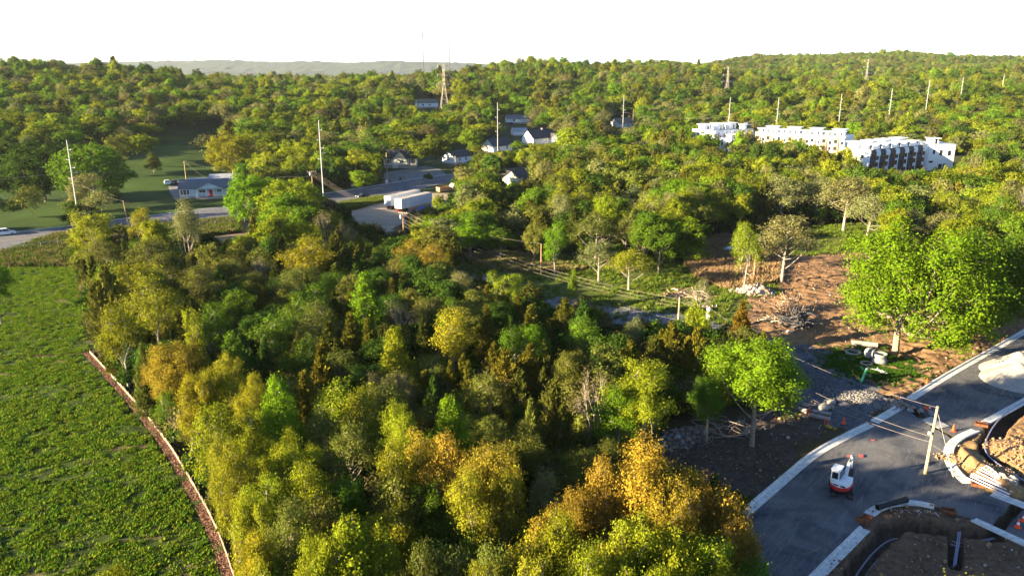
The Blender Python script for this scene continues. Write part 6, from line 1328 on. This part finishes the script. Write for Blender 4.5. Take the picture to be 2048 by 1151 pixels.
conduit('long dark conduit curving round the right-hand trench', [(2070, 797), (2040, 815), (2005, 840), (1981, 880), (1979, 905), (1996, 923), (2036, 950), (2075, 973)], .12, .08, off=(-.5, .1)); conduit('blue conduit pair crossing the gap at the street break', [(1801, 795), (1844, 811)], .18, .06); conduit('second blue conduit crossing the gap at the street break', [(1800, 798), (1842, 815)], .18, .05)
rockpile('trench_boulders', 'broken rock lining the torn trench between the two street sections', 1806, 812, 4.2, .8, .25, 36, .5, 1.1, [M_RUB[1], M_RUB[2]], rz=R(-40), seed=21)
rockpile('spoil_rocks', 'rusty orange spoil and stones heaped inside the curved kerb corner', 1950, 930, 4.0, 1.6, .6, 50, .15, .5, [mat('spoil_orange', (.24,.13,.055), .95, (.36,.22,.10), 2), M_RUB[2]], rz=R(-35), seed=22, stuffn=200, cat='spoil heap')
rockpile('spoil_rocks', 'big pale clod beside the plastic pipe stack', 2010, 965, 1.3, 1.0, 1.0, 16, .5, 1.1, [M_RUB[0], MATS['spoil_orange']], seed=23, cat='spoil heap')
rockpile('spoil_rocks', 'sunlit orange spoil bank at the right edge beyond the dark conduit', 2040, 905, 3.6, 3.6, .9, 50, .2, .55, [MATS['spoil_orange'], M_RUB[2]], seed=24, stuffn=200, cat='spoil heap')
rockpile('spoil_rocks', 'broken crumbs of concrete along the inner side of the curved kerb', 1820, 1024, 4.4, .4, .2, 50, .12, .32, [M_RUB[0], M_RUB[2]], rz=R(-4), seed=25, cat='spoil heap')
# scattered clods on the dirt
r = np.random.default_rng(31); mb = MB(); ico = None; bm = bmesh.new(); bmesh.ops.create_icosphere(bm, subdivisions=1, radius=.5); iv = [Vector(v.co) for v in bm.verts]; if_ = [tuple(v.index for v in f.verts) for f in bm.faces]; bm.free()
Mc = [mat('dirt_clod', (.20,.12,.065), .95, (.30,.19,.10), 3), M_RUB[2], M_RUB[1], M_RUB[0]]
X = r.uniform(10, 85, 14000); Y = r.uniform(50, 175, 14000); k = (inpoly(X, Y, Z_DIRT) | inpoly(X, Y, Z_CONS) | inpoly(X, Y, Z_CONS2) | inpoly(X, Y, Z_GRAVEL)); X, Y = X[k][:5200], Y[k][:5200]
tzv = trench_z(X, Y)
for x, y, q in zip(X, Y, tzv):
    if q < -.1: continue
    s = r.uniform(.06, .2)*(1 if r.random() < .93 else 2.2); M = Euler((r.uniform(0, 6), r.uniform(0, 6), 0)).to_matrix(); mb.add([M@v*s+Vector((x, y, .08)) for v in iv], if_, Mc[0 if r.random() < .7 else int(r.integers(1, 4))])
tag(mb.build('clods'), kind='stuff')
# low silt fence along the field, litter strip
FP_ = resample(smooth(gp([(180, 706), (250, 782), (330, 877), (385, 967), (437, 1062), (470, 1160)]), 2), 1.0); e = thing('silt_fence', 'low silt fence of pale boards and stakes along the field edge', 'fence', (0, 0, 0)); M_SILT = mat('silt_boards', (.13,.10,.075), .9, (.24,.19,.145), 2)
for i, (a, b) in enumerate(zip(FP_[:-1], FP_[1:])):
    d = b-a; h = .42+.12*rs.random(); mb = MB(); mb.box(((a[0]+b[0])/2, (a[1]+b[1])/2, h/2), (float(np.linalg.norm(d))*1.0, .05, h), M_SILT, rz=math.atan2(d[1], d[0])+rs.uniform(-.05, .05), rot=None); mb.build('fence_board', e)
    if i % 2 == 0: mb = MB(); mb.tube([(a[0]+.05, a[1], -.1), (a[0]+rs.uniform(-.05, .1), a[1], h+.25)], .035, M_WOODP, 5); mb.build('stake', e)
nl = 9000; t = r.random(nl)*(len(FP_)-1); ii_ = t.astype(int); pp = FP_[ii_]*(1-(t-ii_))[:, None]+FP_[np.minimum(ii_+1, len(FP_)-1)]*(t-ii_)[:, None]; pp[:, 0] -= r.random(nl)**.8*.95+.05
N = unit(r.normal(size=(nl, 3))*.4+np.array([0, 0, 1])); lm = leafmesh('leaf_litter', r, np.concatenate([pp, .05+.05*r.random((nl, 1))], 1), N, .17, .12, mat('leaf_litter', (.15,.07,.045), .9, (.26,.14,.09), 6)); tag(link('leaf_litter', lm), kind='stuff')
# ground strip below the litter
V = [];
for q in FP_: V += [(q[0]-1.1+.4*rs.random(), q[1], .035), (q[0]+.1, q[1], .035)]
mb = MB(); mb.add(V, [(2*i, 2*i+1, 2*i+3, 2*i+2) for i in range(len(FP_)-1)], mat('bare_strip', (.17,.10,.065), .95, (.26,.16,.11), 2)); mb.build('bare_soil_strip')['kind'] = 'structure'
# chain link fence along the road
def mesh_mat():
    m = bpy.data.materials.new('chain_link'); m.use_nodes = True; n = m.node_tree; b = n.nodes['Principled BSDF']; b.inputs['Base Color'].default_value = (.25,.26,.27,1); b.inputs['Alpha'].default_value = .16; return m
M_MESH = mesh_mat()
def clfence(label, pts, h=1.5):
    P = resample(gp(pts), 3.0); e = thing('chain_link_fence', label, 'fence', (0, 0, 0))
    for p in P: mb = MB(); z = zt(*p); mb.tube([(*p, z-.2), (*p, z+h)], .05, M_STEEL, 5); mb.build('post', e)
    mb = MB(); mb.tube([(*p, zt(*p)+h-.03) for p in P], .03, M_STEEL, 4); mb.build('top_rail', e); mb = MB(); mb.tube([(*p, zt(*p)+.08) for p in P], .02, M_STEEL, 4); mb.build('bottom_wire', e)
    mb = MB(); vs = []; 
    for p in P: vs += [(*p, zt(*p)+.05), (*p, zt(*p)+h-.05)]
    mb.add(vs, [(2*i, 2*i+2, 2*i+3, 2*i+1) for i in range(len(P)-1)], M_MESH); mb.build('wire_mesh', e)
clfence('long chain link fence between the road and the dark bank, left', [(-60, 513), (13, 506), (150, 489), (250, 478), (312, 468), (400, 456), (490, 446)]); clfence('chain link fence between the road and the dirt lot', [(640, 417), (690, 413), (745, 402), (800, 392), (850, 382)], 1.3)
# small roadside things
def post_sign(name, label, px, py, w_, h_, zc_, m, cat):
    x, y = at(px, py); z = zt(x, y); e = thing(name, label, cat, (x, y, z), R(-25)); mb = MB(); mb.tube([(0, 0, -.1), (0, 0, zc_)], .05, M_WOODN, 6); mb.build('post', e); mb = MB(); mb.box((0, -.05, zc_), (w_, .06, h_), m); mb.build('board', e)
post_sign('yard_sign', 'small pinkish yard sign beside the weathered pole', 734, 362, .9, 1.1, 1.2, mat('sign_pink', (.75,.55,.50), .6), 'sign'); post_sign('yard_sign', 'small white board standing at the road verge', 705, 375, .8, .9, .9, M_WHITE, 'sign'); post_sign('roadside_sign', 'small reddish sign at the driveway mouth', 807, 360, .6, .7, 1.3, M_REDP, 'sign')
for px, py, m, lb in ((779, 365, M_REDP, 'dark red wheelie bin behind the weathered pole'), (773, 367, M_WHITE, 'pale mailbox-like box at the foot of the weathered pole'), (801, 361, M_DARK, 'black wheelie bin at the driveway mouth')):
    x, y = at(px, py); e = thing('wheelie_bin', lb, 'bin', (x, y, zt(x, y)+.05), R(-20), 'roadside bins'); mb = MB(); mb.box((0, 0, .6), (.5, .6, 1.1), m, top=(1.15, 1.15), rot=None); mb.build('tub', e); mb = MB(); mb.box((0, 0, 1.2), (.62, .74, .09), m, rot=Matrix.Rotation(R(6), 3, 'X')); mb.build('lid', e); mb = MB(); mb.tube([(-.28, .3, .12), (.28, .3, .12)], .12, M_BLACK, 10); mb.build('wheel', e)
for px, py, lb in ((691, 413, 'orange barrier at the roadside edge of the dirt lot, left'), (697, 418, 'orange barrier just below the first at the dirt lot')):
    x, y = at(px, py); e = thing('barrier', lb, 'barrier', (x, y, 0), R(30), 'orange barriers at the dirt lot'); mb = MB(); [mb.box((s*.5, 0, .5), (.08, .08, 1.0), M_ORANGE) for s in (-1, 1)]; mb.build('leg', e); mb = MB(); mb.box((0, 0, .8), (1.4, .06, .25), M_ORANGE); mb.build('board', e)
rockpile('rubble_row', 'row of pale rubble under the weeds at the lot edge', 722, 413, 6, 1.0, .5, 34, .4, .9, M_RUB, rz=R(38), seed=41)
# ------------------------------------------------------------------ excavator
x, y = at(1680, 985); e = thing('mini_excavator', 'white and red mini excavator parked on the unfinished street', 'excavator', (x, y, .06), 0); e.scale = (.92, .92, .92)
TRK = R(72); up = R(52)   # tracks / upper body headings (local +x is forward)
Mt = Matrix.Rotation(TRK, 3, 'Z'); Mu = Matrix.Rotation(up, 3, 'Z')
for s in (-1, 1):
    c0 = [( -1.15, .36), (-1.3, .30), (-1.32, .18), (-1.15, .02), (1.15, .02), (1.32, .18), (1.3, .30), (1.15, .56), (-1.0, .56), (-1.25, .45)]
    mb = MB(); mb.prism([(a, b) for a, b in [(-1.15,.02),(1.15,.02),(1.36,.14),(1.40,.32),(1.25,.52),(-1.25,.52),(-1.40,.32),(-1.36,.14)]], s*.82-.2, s*.82+.2, M_BLACK, Mt); tk = mb.build('track', e, bevel=.03)
    mb = MB()
    for k in range(14): a_ = -1.4+k*.215; mb.box(Mt@Vector((a_, s*.9, .59)), (.07, .48, .06), M_BLACK, rot=Mt)
    mb.build('track_pads', tk)
    for q in (-1.3, 1.3): mb = MB(); mb.lathe([(.02, -.24), (.2, -.22), (.2, .22), (.02, .22)], Mt@Vector((q, s*.9, .30)), M_DARK, 12, Mt@Matrix.Rotation(R(90), 3, 'X')); mb.build('sprocket', tk)
mb = MB(); mb.box((0, 0, .5), (1.2, 1.3, .3), M_DARK, rot=Mt); mb.lathe([(.45, .55), (.45, .78)], (0, 0, 0), M_DARK, 18); mb.build('undercarriage', e)
mb = MB(); mb.box(Mt@Vector((1.75, 0, .3)), (.1, 1.9, .42), M_CAB, rot=Mt); [mb.box(Mt@Vector((1.45, s*.5, .3)), (.6, .1, .12), M_DARK, rot=Mt) for s in (-1, 1)]; mb.build('dozer_blade', e)
# upper structure: rounded tail
def tailprof(r, n=12, front=.85, w_=1.0):
    pts = [(front, -w_*r)]; 
    for k in range(n+1): a = -math.pi/2-math.pi*k/n; pts.append((-.15+math.cos(a)*r*1.0, math.sin(a)*w_*r))
    pts.append((front, w_*r)); return pts
def plate(pts, z0, z1, m, name, par, bev=.03, sc=1.0, M=Mu):
    n = len(pts); mb = MB(); vs = [M@Vector((a, b, z0)) for a, b in pts]+[M@Vector((a*sc, b*sc, z1)) for a, b in pts]
    mb.add(vs, [tuple(range(n)), tuple(reversed(range(n, 2*n)))]+[(i, i+n, (i+1) % n+n, (i+1) % n) for i in range(n)], m); return mb.build(name, par, bevel=bev, smooth=True)
plate(tailprof(1.12, w_=.9), .78, 1.16, M_RED, 'counterweight', e); hs_ = plate(tailprof(1.10, w_=.9), 1.162, 1.66, M_CAB, 'engine_cover', e, .05, .94)
for s_ in (-.45, .25): mb = MB(); mb.box(Mu@Vector((-1.18, s_, 1.36)), (.1, .5, .12), M_DARK, rot=Mu); mb.build('vent', hs_)
cabp = [(.75, .12), (-.62, .12), (-.68, .2), (-.68, .9), (-.6, .98), (.75, .98)]
cb = plate(cabp, 1.1, 2.72, M_CAB, 'cab', e, .05, 1.0)
def gl(c, s, nm='cab_window'):
    mb = MB(); mb.box(Mu@Vector(c), s, M_GLASS, rot=Mu); mb.build(nm, cb, bevel=.01)
gl((-.685, .55, 2.12), (.03, .62, .72)); gl((.04, .985, 2.05), (1.1, .03, .95)); gl((.04, .115, 2.1), (1.15, .03, .85)); gl((.755, .55, 1.95), (.03, .68, 1.2)); 
mb = MB(); mb.box(Mu@Vector((.03, .55, 2.76)), (1.5, .95, .08), M_CAB, rot=Mu); mb.build('cab_roof', e, bevel=.03)
side = plate([(.8, -.95), (-.4, -.95), (-.4, .08), (.8, .08)], 1.66, 1.74, M_CAB, 'side_cover', e, .02)
B0, B1, B2, B3 = Vector((.95, -.12, 1.1)), Vector((1.75, -.12, 2.55)), Vector((2.9, -.12, 3.0)), Vector((3.25, -.12, 1.55))
def armbox(pts, ws, hs, m, name):
    mb = MB(); vs = []
    for i, p in enumerate(pts):
        d = (pts[min(i+1, len(pts)-1)]-pts[max(i-1, 0)]).normalized(); n_ = Vector((-d.z, 0, d.x)); y_ = Vector((0, 1, 0))
        for a, b in ((-1, -1), (1, -1), (1, 1), (-1, 1)): vs.append(Mu@(p+y_*a*ws[i]+n_*b*hs[i]))
    k = len(pts); mb.add(vs, [(i*4+j, i*4+(j+1) % 4, (i+1)*4+(j+1) % 4, (i+1)*4+j) for i in range(k-1) for j in range(4)]+[(3, 2, 1, 0), tuple(range((k-1)*4, k*4))], m); return mb.build(name, e, bevel=.015)
armbox([B0, B0.lerp(B1, .55)+Vector((-.05, 0, .1)), B1, B2], [.16, .15, .14, .11], [.16, .22, .2, .12], M_CAB, 'boom'); armbox([B2+Vector((-.25, 0, .22)), B2, B3], [.1, .11, .08], [.08, .16, .09], M_CAB, 'arm')
def cyl(a, b, r1, nm='hydraulic_ram'):
    mb = MB(); m_ = a.lerp(b, .55); mb.tube([Mu@a, Mu@m_], r1, M_DARK, 8); mb.tube([Mu@m_, Mu@b], r1*.55, M_STEEL, 8); mb.build(nm, e)
cyl(Vector((1.25, -.12, .85)), B1+Vector((-.05, 0, -.25)), .08); cyl(B1+Vector((.1, 0, .28)), B2+Vector((-.25, 0, .3)), .07); cyl(B2+Vector((.12, 0, -.1)), B3+Vector((.22, 0, .15)), .06)
mb = MB(); bp_ = [(3.12, 1.6), (3.4, 1.55), (3.42, 1.2), (3.3, .75), (3.0, .45), (2.62, .38), (2.7, .62), (2.9, .9), (3.0, 1.25)]; mb.prism(bp_, -.42, .18, M_DARK, Mu); bk = mb.build('bucket', e, bevel=.01)
for k in range(4): mb = MB(); mb.box(Mu@Vector((2.56, -.36+.16*k, .36)), (.2, .05, .06), M_STEEL, rot=Mu); mb.build('bucket_tooth', bk)
print('all done', len(bpy.data.objects))
